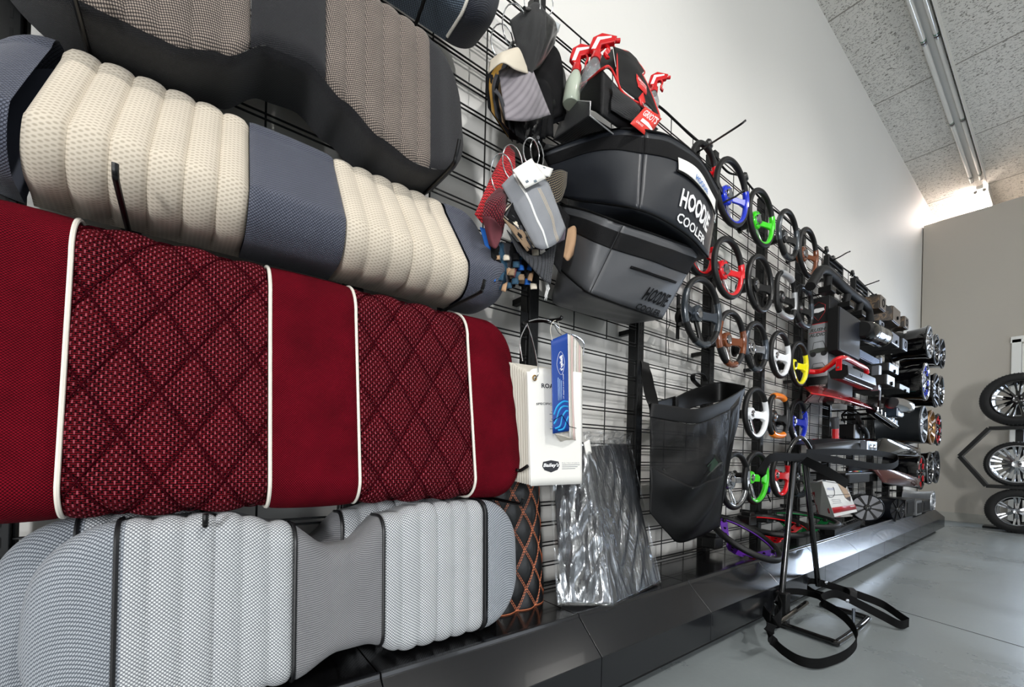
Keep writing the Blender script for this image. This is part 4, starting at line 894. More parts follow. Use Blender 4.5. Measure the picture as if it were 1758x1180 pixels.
# ---------------------------------------------------------------- steering wheels
GRIP = M('black_grip', (11,11,12), .5, 0, .35, 180, spec=.35); POL = M('polished_billet', (196,198,204), .12, 1); SATIN = M('satin_black', (10,10,11), .34, spec=.4)
def paint(n, c, rough=.15): return M(n, c, rough, 0, coat=.6)
BLUEP = paint('blue_gloss',(16,46,190)); GREENP = paint('lime_gloss',(58,206,22)); REDP = paint('red_lacquer',(206,14,26)); WHITEP = paint('white_gloss',(226,228,230),.25)
YELP = paint('yellow_gloss',(232,226,26)); ORAP = paint('orange_gloss',(240,130,24),.3); WOODP = paint('burl_wood',(108,56,28)); GUN = M('gunmetal', (74,80,88), .25, .6); CARB = M('carbon_grey', (58,64,70), .22, .3, coat=.5); SILV = M('silver_grip',(168,170,172),.35,.3); MAR = paint('purple_anodised',(84,28,140),.3)
def steering(C, R, style, col, label, nrm=(1,0,0), up=(0,0,1), r=.0135, stalk=True, group='steering wheels on the wire wall', sq=0, tops=None, hub=None):
    C = V(C); nv = V(nrm).normalized(); zv = V(up); zv = (zv-nv*zv.dot(nv)).normalized(); yv = zv.cross(nv).normalized()
    P = lambda a, b, c=0: C + yv*a + zv*b + nv*c
    root = empty('steering_wheel', P(0,0,-.03) if stalk else P(0,-R,0), label, 'steering wheel', group)
    def rim(t, off=0):
        c, s_ = math.cos(t), math.sin(t)
        if sq:
            e = 2/(2+sq*2); x = math.copysign(abs(c)**e, c); y = math.copysign(abs(s_)**e, s_)*.94
        else: x, y = c, s_*(1 if s_ > -.86 else 1)
        return P(x*(R+off), y*(R+off))
    MB().tube([rim(2*PI*i/56) for i in range(56)], r, 12, True).build('rim', GRIP, root)
    def arc(a, b, mat, rr=r*1.08, off=0, name='rim_inlay'):
        a, b = math.radians(a), math.radians(b); n = max(6, int((b-a)*10))
        MB().tube([rim(a+(b-a)*i/n, off) for i in range(n+1)], rr, 12).build(name, mat, root)
    H = -.030
    def spoke(ang, w0, w1, mat, name='spoke', th=.012):
        a = math.radians(ang); d = yv*math.cos(a)+zv*math.sin(a); s_ = nv.cross(d)
        p0 = P(0,0,H)+d*R*.20; p1 = P(0,0,H*.35)+d*R*.72; p2 = P(0,0,-.002)+d*(R-.006)
        mb = MB(); rings = []
        for p, w_, t in ((p0,w0,th),(p1,w0*.9,th),(p2,w1,th*1.3)):
            rings.append([mb.bm.verts.new(p+s_*w_/2*i+nv*t/2*j) for i, j in ((-1,-1),(1,-1),(1,1),(-1,1))])
        mb.loft(rings); mb.build(name, mat, root, bevel=.003)
    hm = hub or col
    if style == 'billet':
        arc(-128, -2, col, r*.92, -.006); arc(178, 200, col, r*.8, -.006)
        arc(-8, 22, col, r*1.12)
        MB().lathe(P(0,0,H-.02), nv, [(0,.046),(.030,.046),(.036,.042),(.038,.028)], 32).build('hub', hm, root)
        MB().lathe(P(0,0,H+.018), nv, [(0,.026),(.006,.024),(.008,.012)], 24).build('horn_button', POL, root)
        for k in range(6):
            a = 2*PI*k/6; MB().cyl(P(.036*math.cos(a),.036*math.sin(a),H+.016), P(.036*math.cos(a),.036*math.sin(a),H+.020), .0045, 10).build('bolt', POL, root)
        spoke(0, .030, .042, col); spoke(180, .026, .034, SATIN); spoke(-97, .010, .011, POL, th=.009); spoke(-80, .010, .011, POL, th=.009)
    elif style == 'sport':
        arc(-28, 28, col, r*1.12); arc(152, 208, col, r*1.10); arc(-112, -68, col, r*1.10)
        MB().lathe(P(0,0,H-.02), nv, [(0,.030),(.028,.038),(.036,.036),(.038,.024)], 32).build('hub', hm, root)
        MB().lathe(P(0,0,H+.017), nv, [(0,.022),(.005,.021),(.008,.010)], 24).build('horn_button', POL, root)
        spoke(0, .040, .060, hm); spoke(180, .034, .05, hm); spoke(-90, .030, .04, POL if hub is None else SATIN)
    elif style == 'web':                                  # moulded coloured spokes
        arc(-120, 35, col, r*1.02, -.004); arc(175, 200, col, r*.9, -.004)
        MB().lathe(P(0,0,H-.02), nv, [(0,.032),(.028,.034),(.034,.030),(.035,.018)], 32).build('hub', hm, root)
        MB().lathe(P(0,0,H+.015), nv, [(0,.018),(.005,.017),(.007,.008)], 24).build('horn_button', POL if col is not YELP else SATIN, root)
        spoke(-4, .040, .070, col, th=.02); spoke(184, .028, .04, col); spoke(-92, .022, .035, POL)
    elif style == 'square':
        t = tops or col
        arc(58, 118, t, r*1.25); arc(-122, -60, t, r*1.25); arc(-20, 14, col, r*1.12)
        MB().lathe(P(0,0,H-.02), nv, [(0,.032),(.028,.036),(.036,.030),(.038,.016)], 32).build('hub', SATIN, root)
        MB().lathe(P(0,0,H+.018), nv, [(0,.016),(.005,.014),(.007,.006)], 20).build('horn_button', POL, root)
        spoke(-8, .04, .075, SATIN, th=.018); spoke(188, .035, .06, SATIN, th=.018); spoke(-90, .03, .05, SATIN)
    if stalk:
        L_ = C.x - .103
        MB().lathe(P(0,0,-(L_)), nv, [(0,.034),(.006,.034),(.008,.022),(L_+H-.02,.026),(L_+H-.018,.035),(L_+H-.012,.035)], 24).build('hub_adapter', SATIN, root)
    return root
def wall_wheel(u, vt, vb, style, col, label, x=.215, **kw):
    a, b = AX(u,vt,x), AX(u,vb,x); D_ = a.z-b.z
    return steering((x, a.y, (a.z+b.z)/2), D_/2-.0135, style, col, label, **kw)
wall_wheel(1258,274,391,'billet',BLUEP,'black steering wheel with glossy blue hub and lower rim in the top row')
wall_wheel(1308,326,426,'billet',GREENP,'black steering wheel with lime green hub and lower rim in the top row')
wall_wheel(1354,361,448,'sport',CARB,'all dark steering wheel in the top row between the lime and wood ones', hub=SATIN)
wall_wheel(1388,392,478,'billet',WOODP,'steering wheel with burl wood hub and rim at the right end of the top row')
wall_wheel(1210,245,330,'billet',REDP,'red steering wheel mostly hidden behind the top right corner of the upper cooler', x=.15)
wall_wheel(1203,380,478,'billet',REDP,'red steering wheel half hidden behind the cooler bags', x=.15)
wall_wheel(1252,408,515,'billet',REDP,'black steering wheel with red hub and red lower rim in the second row')
wall_wheel(1306,438,538,'sport',SATIN,'matt black steering wheel with black spokes in the second row', hub=SATIN)
wall_wheel(1350,466,551,'square',SILV,'squarish black steering wheel with silver top and bottom grips', sq=.5)
wall_wheel(1381,490,566,'square',GUN,'squarish dark steering wheel with red inner stitching, right end of second row', sq=.5)
wall_wheel(1207,476,598,'sport',CARB,'grey carbon steering wheel with chrome hub, leftmost of the third row', hub=GUN)
wall_wheel(1257,533,632,'sport',WOODP,'steering wheel with brown burl wood rim segments in the third row')
wall_wheel(1299,552,640,'sport',GUN,'gunmetal steering wheel with polished spokes in the middle of the third row', hub=POL)
wall_wheel(1340,568,651,'web',WHITEP,'black steering wheel with white spokes in the third row beside the yellow one')
wall_wheel(1372,586,665,'web',YELP,'black steering wheel with bright yellow spokes')
wall_wheel(1299,664,756,'web',WHITEP,'black steering wheel with white spokes right of the mesh bag')
wall_wheel(1337,674,755,'square',SATIN,'squarish black steering wheel with orange top and bottom grips', sq=.5, tops=ORAP)
wall_wheel(1371,685,761,'web',BLUEP,'black steering wheel with blue moulded spokes')
wall_wheel(1263,775,876,'billet',POL,'polished silver steering wheel behind the bottom of the mesh bag', hub=POL)
wall_wheel(1299,774,867,'web',GREENP,'black steering wheel with lime green moulded spokes in the bottom row')
wall_wheel(1341,778,855,'web',REDP,'black steering wheel with red moulded spokes behind the strapped stand')
wall_wheel(1375,785,856,'square',GUN,'grey steering wheel in the bottom row beside the white product box', sq=.3, tops=GUN)
# three deep-dish wheels lying on the plinth on small brackets
def dish(C, R, nrm, up, col, label):
    C = V(C); nv = V(nrm).normalized(); zv = V(up); zv = (zv-nv*zv.dot(nv)).normalized(); yv = zv.cross(nv)
    P = lambda a, b, c=0: C + yv*a + zv*b + nv*c
    root = empty('dished_steering_wheel', P(0,0,-.08), label, 'steering wheel', 'dished steering wheels lying on the plinth')
    MB().tube([P(R*math.cos(2*PI*i/56), R*math.sin(2*PI*i/56)) for i in range(56)], .0145, 12, True).build('rim', GRIP, root)
    MB().tube([P(R*math.cos(2*PI*i/56)*.915, R*math.sin(2*PI*i/56)*.915, -.004) for i in range(56)], .0035, 8, True).build('stitching', col, root)
    for k in range(3):
        a = PI/2 + k*2*PI/3; d = yv*math.cos(a)+zv*math.sin(a); s_ = nv.cross(d)
        mb = MB(); rings = []
        for p, w_ in ((P(0,0,-.075)+d*.03,.03),(P(0,0,-.07)+d*R*.45,.036),(P(0,0,-.012)+d*R*.88,.05)):
            rings.append([mb.bm.verts.new(p+s_*w_/2*i+nv*.0022*j) for i, j in ((-1,-1),(1,-1),(1,1),(-1,1))])
        mb.loft(rings).build('spoke', col, root, False)
        for f in (.58,.72):
            q = P(0,0,-.07+ .058*(f-.45)/.43)+d*R*f; MB().cyl(q-nv*.004+ nv*.001, q+nv*.004, .007, 12).build('spoke_hole', INK, root)
        MB().box(P(0,0,-.006)+d*R*.9, (.02,.02,.02)).build('spoke_mount', GRIP, root, bevel=.004)
    MB().cyl(P(0,0,-.08), P(0,0,-.07), .045, 28).build('hub_plate', col, root)
    return root
c1 = AX(1290,925,.28)
dish((.285,2.07,.350), .160, (.48,.04,.87), (-.7,.3,.4), MAR, 'dished black steering wheel with purple spokes lying tilted on the plinth')
dish((.27,2.42,.375), .165, (.10,-.10,1), (-1,0,.1), REDP, 'dished black steering wheel with red spokes lying flat on the plinth')
dish((.27,2.83,.375), .165, (.10,-.05,1), (-1,0,.1), M('green_anodised',(16,120,60),.35,.4), 'dished black steering wheel with green stitching lying flat behind the red one')
for k, (y, x) in enumerate([(2.02,.16),(2.40,.15),(2.62,.15)]):
    r = empty('hub_adapter_box', (x,y,.36 if k else .30), ['black purple-speckled hub adapter below the purple wheel','black square hub block above the red wheel','black square hub block above the green wheel'][k], 'hub adapter')
    z = .385 if k else .31
    MB().box((x,y,z),(.07,.08,.055)).build('body', SATIN, r, False, .006); MB().box((x+.005,y,z+.035),(.05,.05,.02)).build('cap', SATIN, r, False, .004)
    MB().tube([(x-.03,y,z),(.105,y,z)], .008, 8).build('peg', UPM, r)

# ---------------------------------------------------------------- free-standing strapped carrier on the floor
ST = M('gloss_black_tube', (8,8,9), .16, .1, coat=.6); NYL = M('black_nylon_strap', (5,5,6), .7, 0, .5, 500, spec=.15)
r = empty('strapped_stand', (.55,2.2,0), 'free-standing black tube stand with loose black straps on the concrete floor', 'stand')
ring_ = [(.470,2.02),(.645,2.00),(.668,2.03),(.668,2.38),(.640,2.44),(.475,2.46)]
MB().tube(bez([V((x,y,.014)) for x, y in ring_], 5), .0125, 10).build('base_loop', ST, r)
p1b, p2b = V((.462,2.01,.02)), V((.462,2.47,.10))
p1t, p2t = AX(1363,790,.462), AX(1381,790,.462)
MB().tube([p1b, p1t], .0125, 10).build('post', ST, r); MB().tube([p2b, p2t], .0125, 10).build('post', ST, r)
MB().tube(bez([AX(1352,800,.44), AX(1355,772,.44), AX(1374,751,.445), AX(1391,772,.45), AX(1393,800,.45)], 8), .009, 10).build('handle', ST, r)
MB().box((.43+.035,2.03,.075),(.05,.04,.15)).build('corner_block', SATIN, r, False, .006)
MB().tube([AZ(1330,1075,.05), AZ(1385,1035,.08)], .010, 8).build('cross_bar', ST, r)
MB().tube([(.668,2.2,.014), (.668,2.2,.105)], .006, 8).build('strap_peg', GUN, r)
def strap(pts, w, name='strap', up=(0,0,1), th=.0025): return MB().tube(bez(pts, 8), .001, flat=(w, th), up=up).build(name, NYL, r)
MB().box(AX(1372,786,.475),(.03,.07,.038)).build('strap_buckle', SATIN, r, False, .003)
strap([AX(1306,835,.46), AX(1307,812,.47), AX(1322,788,.485), AX(1345,785,.49), AX(1372,786,.495), AX(1405,786,.51), AX(1450,793,.54), AX(1500,801,.58), AX(1530,801,.60), AX(1542,793,.57), AX(1535,784,.53), AX(1500,778,.50), AX(1440,776,.48), AX(1385,778,.46)], .034)
strap([AX(1380,790,.50), AX(1400,800,.53), AX(1420,810,.55), AX(1440,822,.56), AX(1455,832,.56)], .040, 'strap_tail', up=(.25,-.5,.85))
sp = [(1325,1030,.06),(1319,1062,.10),(1324,1082,.05),(1345,1104,.025),(1375,1124,.02),(1402,1130,.02),(1430,1118,.022),(1455,1108,.03),(1468,1095,.05),(1470,1080,.08),(1460,1062,.10),(1440,1042,.12),(1420,1028,.13),(1408,1028,.14),(1404,1036,.13)]
strap([AZ(1325,1072,.14), AZ(1319,1090,.10), AZ(1326,1100,.05), AZ(1345,1118,.03), AZ(1372,1134,.024), AZ(1402,1140,.024), AZ(1430,1134,.024), AZ(1455,1122,.03), AZ(1470,1104,.05), AZ(1467,1082,.085), AZ(1452,1062,.11), AZ(1434,1048,.125), AZ(1420,1040,.13), AZ(1411,1034,.135), AZ(1412,1026,.14), AZ(1432,1020,.135), AZ(1452,1026,.12), AZ(1480,1040,.09), AZ(1515,1058,.05), AZ(1545,1073,.026), AZ(1560,1070,.024)], .034)
strap([AZ(1560,1068,.024), AZ(1545,1058,.03), AZ(1515,1038,.055), AZ(1480,1024,.085), AZ(1450,1014,.10), AZ(1415,1003,.115), AZ(1405,1002,.12)], .034)
MB().box(AZ(1462,1019,.10),(.030,.055,.040),(0,0,.5)).build('strap_slider', SATIN, r, False, .003)
strap([AZ(1322,1060,.14), AZ(1340,1020,.13), AZ(1370,1016,.13), AZ(1400,1022,.13), AZ(1412,1028,.135)], .028)
strap([AZ(1386,1000,.12), AZ(1393,998,.12), AZ(1408,1000,.12)], .028); strap([AZ(1386,1010,.13), AZ(1398,1018,.13), AZ(1420,1024,.13)], .028)
for q in (AZ(1414,999,.125)+V((.012,-.008,0)), AZ(1450,1030,.125)+V((.01,-.008,0)), AZ(1331,1035,.15)):
    MB().lathe(q, (.8,-.6,0), [(0,.008),(.004,.008),(.006,.004)], 14).build('rivet', POL, r)
strap([AZ(1336,1030,.16), AZ(1342,1050,.15), AZ(1332,1068,.12), AZ(1320,1062,.11), AZ(1310,1048,.12)], .045, 'foot_strap')
# ---------------------------------------------------------------- vehicle accessories further along the wall
FLAT = M('matt_black_panel', (8,8,9), .6, 0, .1, 80, spec=.3); GLB = M('gloss_black', (7,7,9), .10, 0, coat=.6); TEX = M('textured_black', (13,13,14), .6, 0, .4, 250, spec=.35)
GREYF = M('brushed_grey', (140,146,156), .3, .7); BOXBLK = M('printed_black_card', (17,18,20), .5)
def bar3(pts, r, name, mat, parent, n=12, k=6): return MB().tube(bez(pts, k) if k else pts, r, n).build(name, mat, parent)
# display carton with a poster on its near side
r = empty('display_box', (.18,3.5,1.14), 'tall black display box with an off-road vehicle poster on its near side', 'display box')
MB().box((.18,3.56,1.47),(.12,.52,.66)).build('carton', BOXBLK, r, False, .003)
fs = Sheet([V((.122,3.299,1.80)), V((.238,3.299,1.80))], [V((.122,3.299,1.14)), V((.238,3.299,1.14))], 0)
SKYP = M('poster_grey', (168,172,176), .5); PD = M('poster_dark', (64,68,62), .5); PR = M('poster_red', (190,40,44), .5)
fs.mesh('poster', SKYP, r, 0, 1, .27, .90, .001, nu=2, nv=2, solid=.0005); fs.mesh('poster_rule', PR, r, 0, 1, .262, .27, .0015, nu=1, nv=1, solid=.0003)
pl = [(.18,.09),(.5,.05),(.82,.09),(.80,.16),(.5,.24),(.22,.17)]
MB().tube([fs.pt(a,b,.002) for a, b in pl], .0012, 4, True).build('shield_outline', PR, r, False)
fs.poly([(.2,.13),(.35,.11),(.75,.115),(.8,.14),(.5,.155),(.25,.15)], 'shield_mark', WHITE, r, .002)
fs.text('RUSH', 'lettering', PD, r, .12,.86,.31,.345, off=.002, shear=.2, bold=.03); fs.text('AUDIO', 'lettering', PD, r, .08,.86,.36,.395, off=.002, shear=.2, bold=.03)
fs.mesh('poster_rule', PR, r, .05, .9, .35, .355, .0018, nu=1, nv=1, solid=.0003)
for z0, z1 in ((.44,.60),(.66,.76)):
    h = z1-z0
    fs.poly([(.1,z0+h*.55),(.3,z0+h*.5),(.5,z0+h*.45),(.95,z0+h*.5),(.98,z0+h*.75),(.1,z0+h*.8)], 'vehicle_body', PD, r, .002)
    MB().tube([fs.pt(a,b,.002) for a, b in ((.25,z0+h*.5),(.3,z0+h*.08),(.75,z0+h*.05),(.9,z0+h*.5))], .0018, 4).build('vehicle_cage', PD, r, False)
    for a in (.28,.80): MB().lathe(fs.pt(a,z0+h*.82,.001), (0,-1,0), [(0,.017),(.0015,.017)], 18).build('vehicle_wheel', M('poster_black',(30,31,32),.6), r, False)
fs.mesh('footer', BOXBLK, r, 0, 1, .80, 1, .002, nu=1, nv=1, solid=.0005); fs.text('SOUNDS.COM', 'lettering', WHITE, r, .12,.92,.885,.905, off=.004, bold=.01)
r = empty('flat_enclosure', (.28,3.48,1.42), 'flat dark square panel mounted on the front of the display box', 'enclosure')
MB().box((.272,3.48,1.562),(.060,.44,.280)).build('body', FLAT, r, False, .004); MB().box((.304,3.48,1.562),(.004,.43,.272)).build('face_plate', M('blue_black_face',(46,50,60),.28,.5), r, False, .001)
for y, z in ((3.28,1.69),(3.68,1.69),(3.28,1.43),(3.68,1.43)): MB().cyl((.305,y,z),(.308,y,z),.004,10).build('screw', GREYF, r)
# louvred guards at the top
for u0, u1, vt, lab in ((1416,1441,440,'left black louvred guard at the top of the wire wall'),(1463,1484,480,'right black louvred guard at the top of the wire wall')):
    a = AX(u0,vt,.14); b = AX(u1,vt,.14); y0, y1, zt_ = a.y, b.y, a.z
    r = empty('louvred_guard', (.14,(y0+y1)/2,zt_-.19), lab, 'louvre', 'louvred guards at the top')
    mb = MB()
    for p, d in (((.15,y0,zt_-.095),(.03,.02,.19)),((.15,y1,zt_-.095),(.03,.02,.19)),((.15,(y0+y1)/2,zt_),(.03,y1-y0,.016)),((.15,(y0+y1)/2,zt_-.19),(.03,y1-y0,.016))): MB().box(p,d).build('frame_bar', TEX, r, False, .002)
    for k in range(5): MB().box((.152,(y0+y1)/2,zt_-.03-k*.032),(.028,y1-y0,.006),(0,.5,0)).build('louvre_slat', TEX, r, False)
# tubular guard bar with clamps
r = empty('guard_bar', AX(1446,500,.30), 'thick textured black tube bar with three clamp feet below the louvres', 'guard bar')
X_ = .30
bar3([AX(1391,492,X_), AX(1400,477,X_), AX(1407,466,X_), AX(1416,464,X_), AX(1430,475,X_), AX(1447,492,X_), AX(1466,508,X_), AX(1482,520,X_), AX(1490,532,X_), AX(1493,552,X_)], .027, 'tube', TEX, r)
for u, v, u2, v2 in ((1422,474,1420,494),(1455,505,1452,521),(1477,521,1473,536)):
    a, b = AX(u,v,X_), AX(u2,v2,X_-.01); MB().cyl(a, b, .022, 14).build('foot', TEX, r)
    MB().box(b+V((0,0,-.018)),(.07,.085,.036)).build('clamp_plate', SATIN, r, False, .004)
    MB().tube([b+V((0,0,-.03)), V((.105,b.y,b.z-.03))], .006, 6).build('peg', UPM, r)
# round chromed can
r = empty('round_speaker_can', AX(1498,590,.32), 'glossy black round tower can with two chrome bands under the guard bar', 'speaker')
a, b = AX(1482,566,.32), AX(1516,582,.32); d = (b-a)
MB().lathe(a, d, [(0,.045),(.02,.060),(.10,.068),(.30,.070),(d.length-.06,.070),(d.length-.01,.060),(d.length,.035)], 32).build('body', GLB, r)
for f in (.34,.68): MB().lathe(a+d*f, d, [(-.035,.0715),(.055,.0715)], 32).build('chrome_band', CHROME, r)
MB().lathe(a, d, [(-.03,.048),(0,.058),(.015,.050)], 28).build('collar', TEX, r); MB().tube([a+d*.5, V((.105,(a+d*.5).y,(a+d*.5).z))], .02, 10).build('mount', SATIN, r)
# camouflage and silver faced speaker pods
cam_, nt, b_ = new_mat('camouflage_print'); b_.inputs['Roughness'].default_value = .35
tc = N(nt,'ShaderNodeTexCoord'); n1 = N(nt,'ShaderNodeTexNoise'); n1.inputs['Scale'].default_value = 14; n1.inputs['Detail'].default_value = 3; L(nt,tc.outputs['Object'],n1.inputs['Vector'])
cr = N(nt,'ShaderNodeValToRGB'); cr.color_ramp.interpolation = 'CONSTANT'; e = cr.color_ramp.elements; e[0].color = lin((18,14,11)); e[1].position = .48; e[1].color = lin((58,44,30)); q = e.new(.56); q.color = lin((92,72,50)); q = e.new(.62); q.color = lin((34,27,21))
L(nt,n1.outputs['Fac'],cr.inputs['Fac']); L(nt,cr.outputs['Color'],b_.inputs['Base Color']); MATS['camo'] = cam_
FACEB = M('bronze_face', (104,96,88), .4, .3); FACES = M('blue_silver_face', (156,166,184), .28, .6)
def pod(u0, vt, u1, vb, x1, side, face, hole, label, group, back=.03, cat='speaker pod', wide=None):
    a = AX(u0,vt,x1); c = AX(u1,vb,x1); y0, y1, z1, z0 = a.y, c.y, a.z, c.z
    r = empty('speaker_pod', ((x1+.12)/2,(y0+y1)/2,z0), label, cat, group)
    MB().hull8([(.103,y0-back,z0+.01),(x1,y0,z0),(x1,y1,z0),(.103,y1+back,z0+.01),(.103,y0-back,z1-.01),(x1,y0,z1),(x1,y1,z1),(.103,y1+back,z1-.01)]).build('body', side, r, False, .006)
    MB().box((x1+.003,(y0+y1)/2,(z0+z1)/2),(.008,(y1-y0)*.94,(z1-z0)*.94)).build('front_plate', face, r, False, .003)
    if hole:
        h = min(y1-y0, z1-z0)*.30; zc = (z0+z1)/2; yc = (y0+y1)/2
        MB().lathe((x1+.006,yc,zc), (1,0,0), [(0,h),(.004,h),(.004,h*.8),(-.004,h*.3)], 24).build('speaker_ring', INK, r)
    else: MB().cyl((x1+.006,(y0+y1)/2,(z0+z1)/2-.02), (x1+.016,(y0+y1)/2,(z0+z1)/2-.02), .014, 14).build('knob', INK, r)
    return r
g_ = 'speaker pods along the upper wire wall'
pod(1510,505,1519,537,.33,cam_,FACEB,1,'camouflage box with a round-holed bronze face, first of the top row',g_,.05)
pod(1532,524,1544,561,.33,cam_,FACEB,0,'camouflage box with a plain bronze face and small knob in the top row',g_,.08)
pod(1552,542,1558,567,.33,cam_,FACEB,1,'small camouflage box with a round-holed face nearest the wheel rims',g_,.05)
pod(1509,549,1516,570,.34,TEX,FACES,1,'black box with silver round-holed face just below the camouflage boxes',g_,.04)
pod(1530,569,1542,598,.34,TEX,FACES,0,'black box with pale blue-silver square face and knob',g_,.05)
pod(1549,580,1556,605,.34,TEX,FACES,1,'small black box with silver ring face beside the top wheel rim',g_,.04)
pod(1525,622,1541,645,.36,TEX,FACES,0,'black box with a slanted pale blue face under the second row of boxes',g_,.05)
pod(1521,642,1534,666,.42,TEX,M('grey_face',(112,114,118),.35,.3),0,'grey faced square box at the right end of the red light bar',g_,.03)
pod(1542,658,1560,676,.40,TEX,M('dark_grey_face',(58,60,64),.4),0,'dark grey block box in front of the second wheel rim row',g_,.03)
for (p, q) in (((1505,528),(1552,570)),((1500,575),(1556,612)),((1505,624),(1560,660))):
    a, b = AX(*p,.20), AX(*q,.20); tag(MB().tube([a, b], .006, 6).build('display_rail', UPM), 'black rail carrying a row of speaker pods, '+{528:'topmost one',575:'middle one',624:'lowest one'}[p[1]], 'rail', 'rails behind the speaker pods')
# finned amplifier
a, c = AX(1475,599,.26), AX(1509,634,.26); z1 = a.z; z0 = AX(1475,613,.26).z
r = empty('finned_amplifier', ((.26+.12)/2,(a.y+c.y)/2,z0), 'pale blue-grey finned amplifier right of the flat enclosure', 'amplifier')
MB().box((.19,(a.y+c.y)/2,(z0+z1)/2),(.13,c.y-a.y,z1-z0)).build('body', GREYF, r, False, .003)
for k in range(7): MB().box((.258,(a.y+c.y)/2,z0+.006+(z1-z0-.012)*k/6),(.010,(c.y-a.y)*.97,.004)).build('fin', M('pale_blue_fin',(150,164,190),.3,.6), r, False)
MB().box((.25,c.y+.05,(z0+z1)/2),(.03,.03,z1-z0+.05)).build('bracket', FACES, r, False, .003)
# red tube guard with sound bar
r = empty('sound_bar', (.38,3.3,1.15), 'black sound bar hanging on a glossy red tube', 'sound bar')
y0 = 2.99; y1 = 3.56
cap = [(.335,-.005),(.395,.035),(.425,.02),(.430,-.030),(.40,-.055),(.345,-.045)]; zc = 1.245
MB().prism([(x,y0,zc+z) for x, z in cap], (0,y1-y0,0)).build('body', M('dark_anodised',(30,31,33),.3,.4), r, False, .003)
MB().prism([(x,y0-.008,zc+z) for x, z in cap], (0,.007,0)).build('end_cap', SATIN, r, False)
for z in (.028,-.05): MB().tube([(.41,y0,zc+z),(.41,y1,zc+z)], .002, 5).build('edge_trim', POL, r)
MB().tube([V((.4300,3.24+.014*math.cos(t),zc-.004+.012*math.sin(t))) for t in [2*PI*i/16 for i in range(16)]], .0015, 5, True).build('emblem', GREYF, r)
for y in (y0+.02,): 
    MB().box((.385,y0-.012,zc+.03),(.03,.006,.07)).build('clamp_plate', REDP, r, False, .004); MB().cyl((.385,y0-.016,zc+.012),(.385,y0-.026,zc+.012),.006,12).build('bolt', POL, r)
r = empty('red_tube_guard', (.25,3.2,1.25), 'glossy red bent tube running out from the yellow steering wheel', 'guard bar')
bar3([AX(1388,638,.22), AX(1400,638.5,.25), AX(1412,636,.29), AX(1424,628,.33), AX(1436,618,.37), AX(1447,614.5,.385), AX(1455,617,.385), AX(1470,625,.385), AX(1485,633,.385), AX(1488,641,.385)], .015, 'tube', REDP, r)
# red fender plate
r = empty('red_skid_plate', AX(1440,700,.3), 'bright red folded metal plate below the sound bar', 'metal plate')
Sheet([(1379,665,.16),(1412,663.5,.18),(1455,678,.20),(1484,692,.20)], [(1392,675.5,.36),(1425,681,.40),(1460,690,.42),(1498,702,.42)], .004).mesh('top_plate', REDP, r, solid=.003)
Sheet([(1392,675.5,.36),(1425,681,.40),(1460,690,.42),(1498,702,.42)], [(1379,692.5,.20),(1415,691,.25),(1455,694,.36),(1497,703,.418)], 0).mesh('skirt', REDP, r, solid=.003)
Sheet([(1430,676,.30),(1475,692,.31)], [(1440,683,.38),(1482,696,.38)], .002).mesh('tread_insert', M('dark_tread',(70,40,44),.35,.3,.4,60), r, solid=.002, off=.006)
MB().tube([AX(1425,690,.14), AX(1425,690,.32)], .02, 12).build('spacer', SATIN, r); MB().tube([AX(1392,694,.13), AX(1384,705,.22), AX(1378,712,.30)], .003, 6).build('cable', INK, r)
# red post on a base
r = empty('red_post_stand', AX(1436,760,.22), 'red post with a grey grip standing on a small red base', 'post')
MB().cyl(AX(1434,758,.24), AX(1434,736,.24), .020, 16).build('post', REDP, r); MB().cyl(AX(1434,736,.24), AX(1433,717,.24), .022, 16).build('grip', M('grey_grip',(70,72,76),.5), r)
a, b = AX(1418,757,.24), AX(1455,757,.24); MB().box(((.24),(a.y+b.y)/2,(a.z+b.z)/2-.01),(.16,b.y-a.y,.03)).build('base', REDP, r, False, .005)
MB().tube([V((.24,(a.y+b.y)/2,a.z-.01)), V((.105,(a.y+b.y)/2,a.z-.01))], .008, 6).build('peg', UPM, r)
r = empty('relay_box', AX(1455,760,.2), 'small black relay box with cable right of the red post', 'relay box')
a = AX(1455,742,.2); MB().box(a,(.12,.13,.11)).build('body', SATIN, r, False, .006); MB().box(a+V((.04,.1,.01)),(.05,.07,.16)).build('connector', TEX, r, False, .004)
bar3([AX(1450,725,.15), AX(1446,712,.2), AX(1462,704,.22), AX(1478,712,.22)], .006, 'cable', INK, r)
for dz in (-.03,.01,.05): MB().cyl(a+V((.06,.1,dz)), a+V((.072,.1,dz)), .008, 10).build('terminal', POL, r)
tag(MB().tube(bez([AX(1471,713,.2), AX(1478,730,.27), AX(1488,745,.28), AX(1486,762,.24), AX(1478,772,.2)], 8), .016, 12).build('corrugated_hose', M('rubber_black',(14,14,15),.5)), 'bent black rubber hose hanging above the long black fender', 'hose')
# chrome light bars, mirror, antenna
r = empty('chrome_light_bar', AX(1515,725,.36), 'slanting black light bar with chrome facets left of the third wheel rims', 'light bar')
a, b = AX(1496,704,.36), AX(1534,731,.36); MB().tube([a, b], .032, 10).build('housing', GLB, r)
for k in range(6): MB().box(a.lerp(b, .1+k*.16)+V((.026,-.01,.012)),(.014,.06,.035)).build('reflector', CHROME, r, False, .004)
MB().tube([a.lerp(b,.5), V((.105,a.lerp(b,.5).y,a.lerp(b,.5).z))], .01, 6).build('mount', UPM, r)
r = empty('side_mirror', AX(1530,703,.4), 'chrome-shelled side mirror on a dark arm', 'mirror')
bar3([AX(1495,688,.2), AX(1510,687,.3), AX(1530,690,.4)], .026, 'arm', TEX, r); MB().lathe(AX(1531,692,.42), (.25,1,-.1), [(0,.042),(.08,.052),(.2,.046),(.26,.02)], 16).build('shell', CHROME, r)
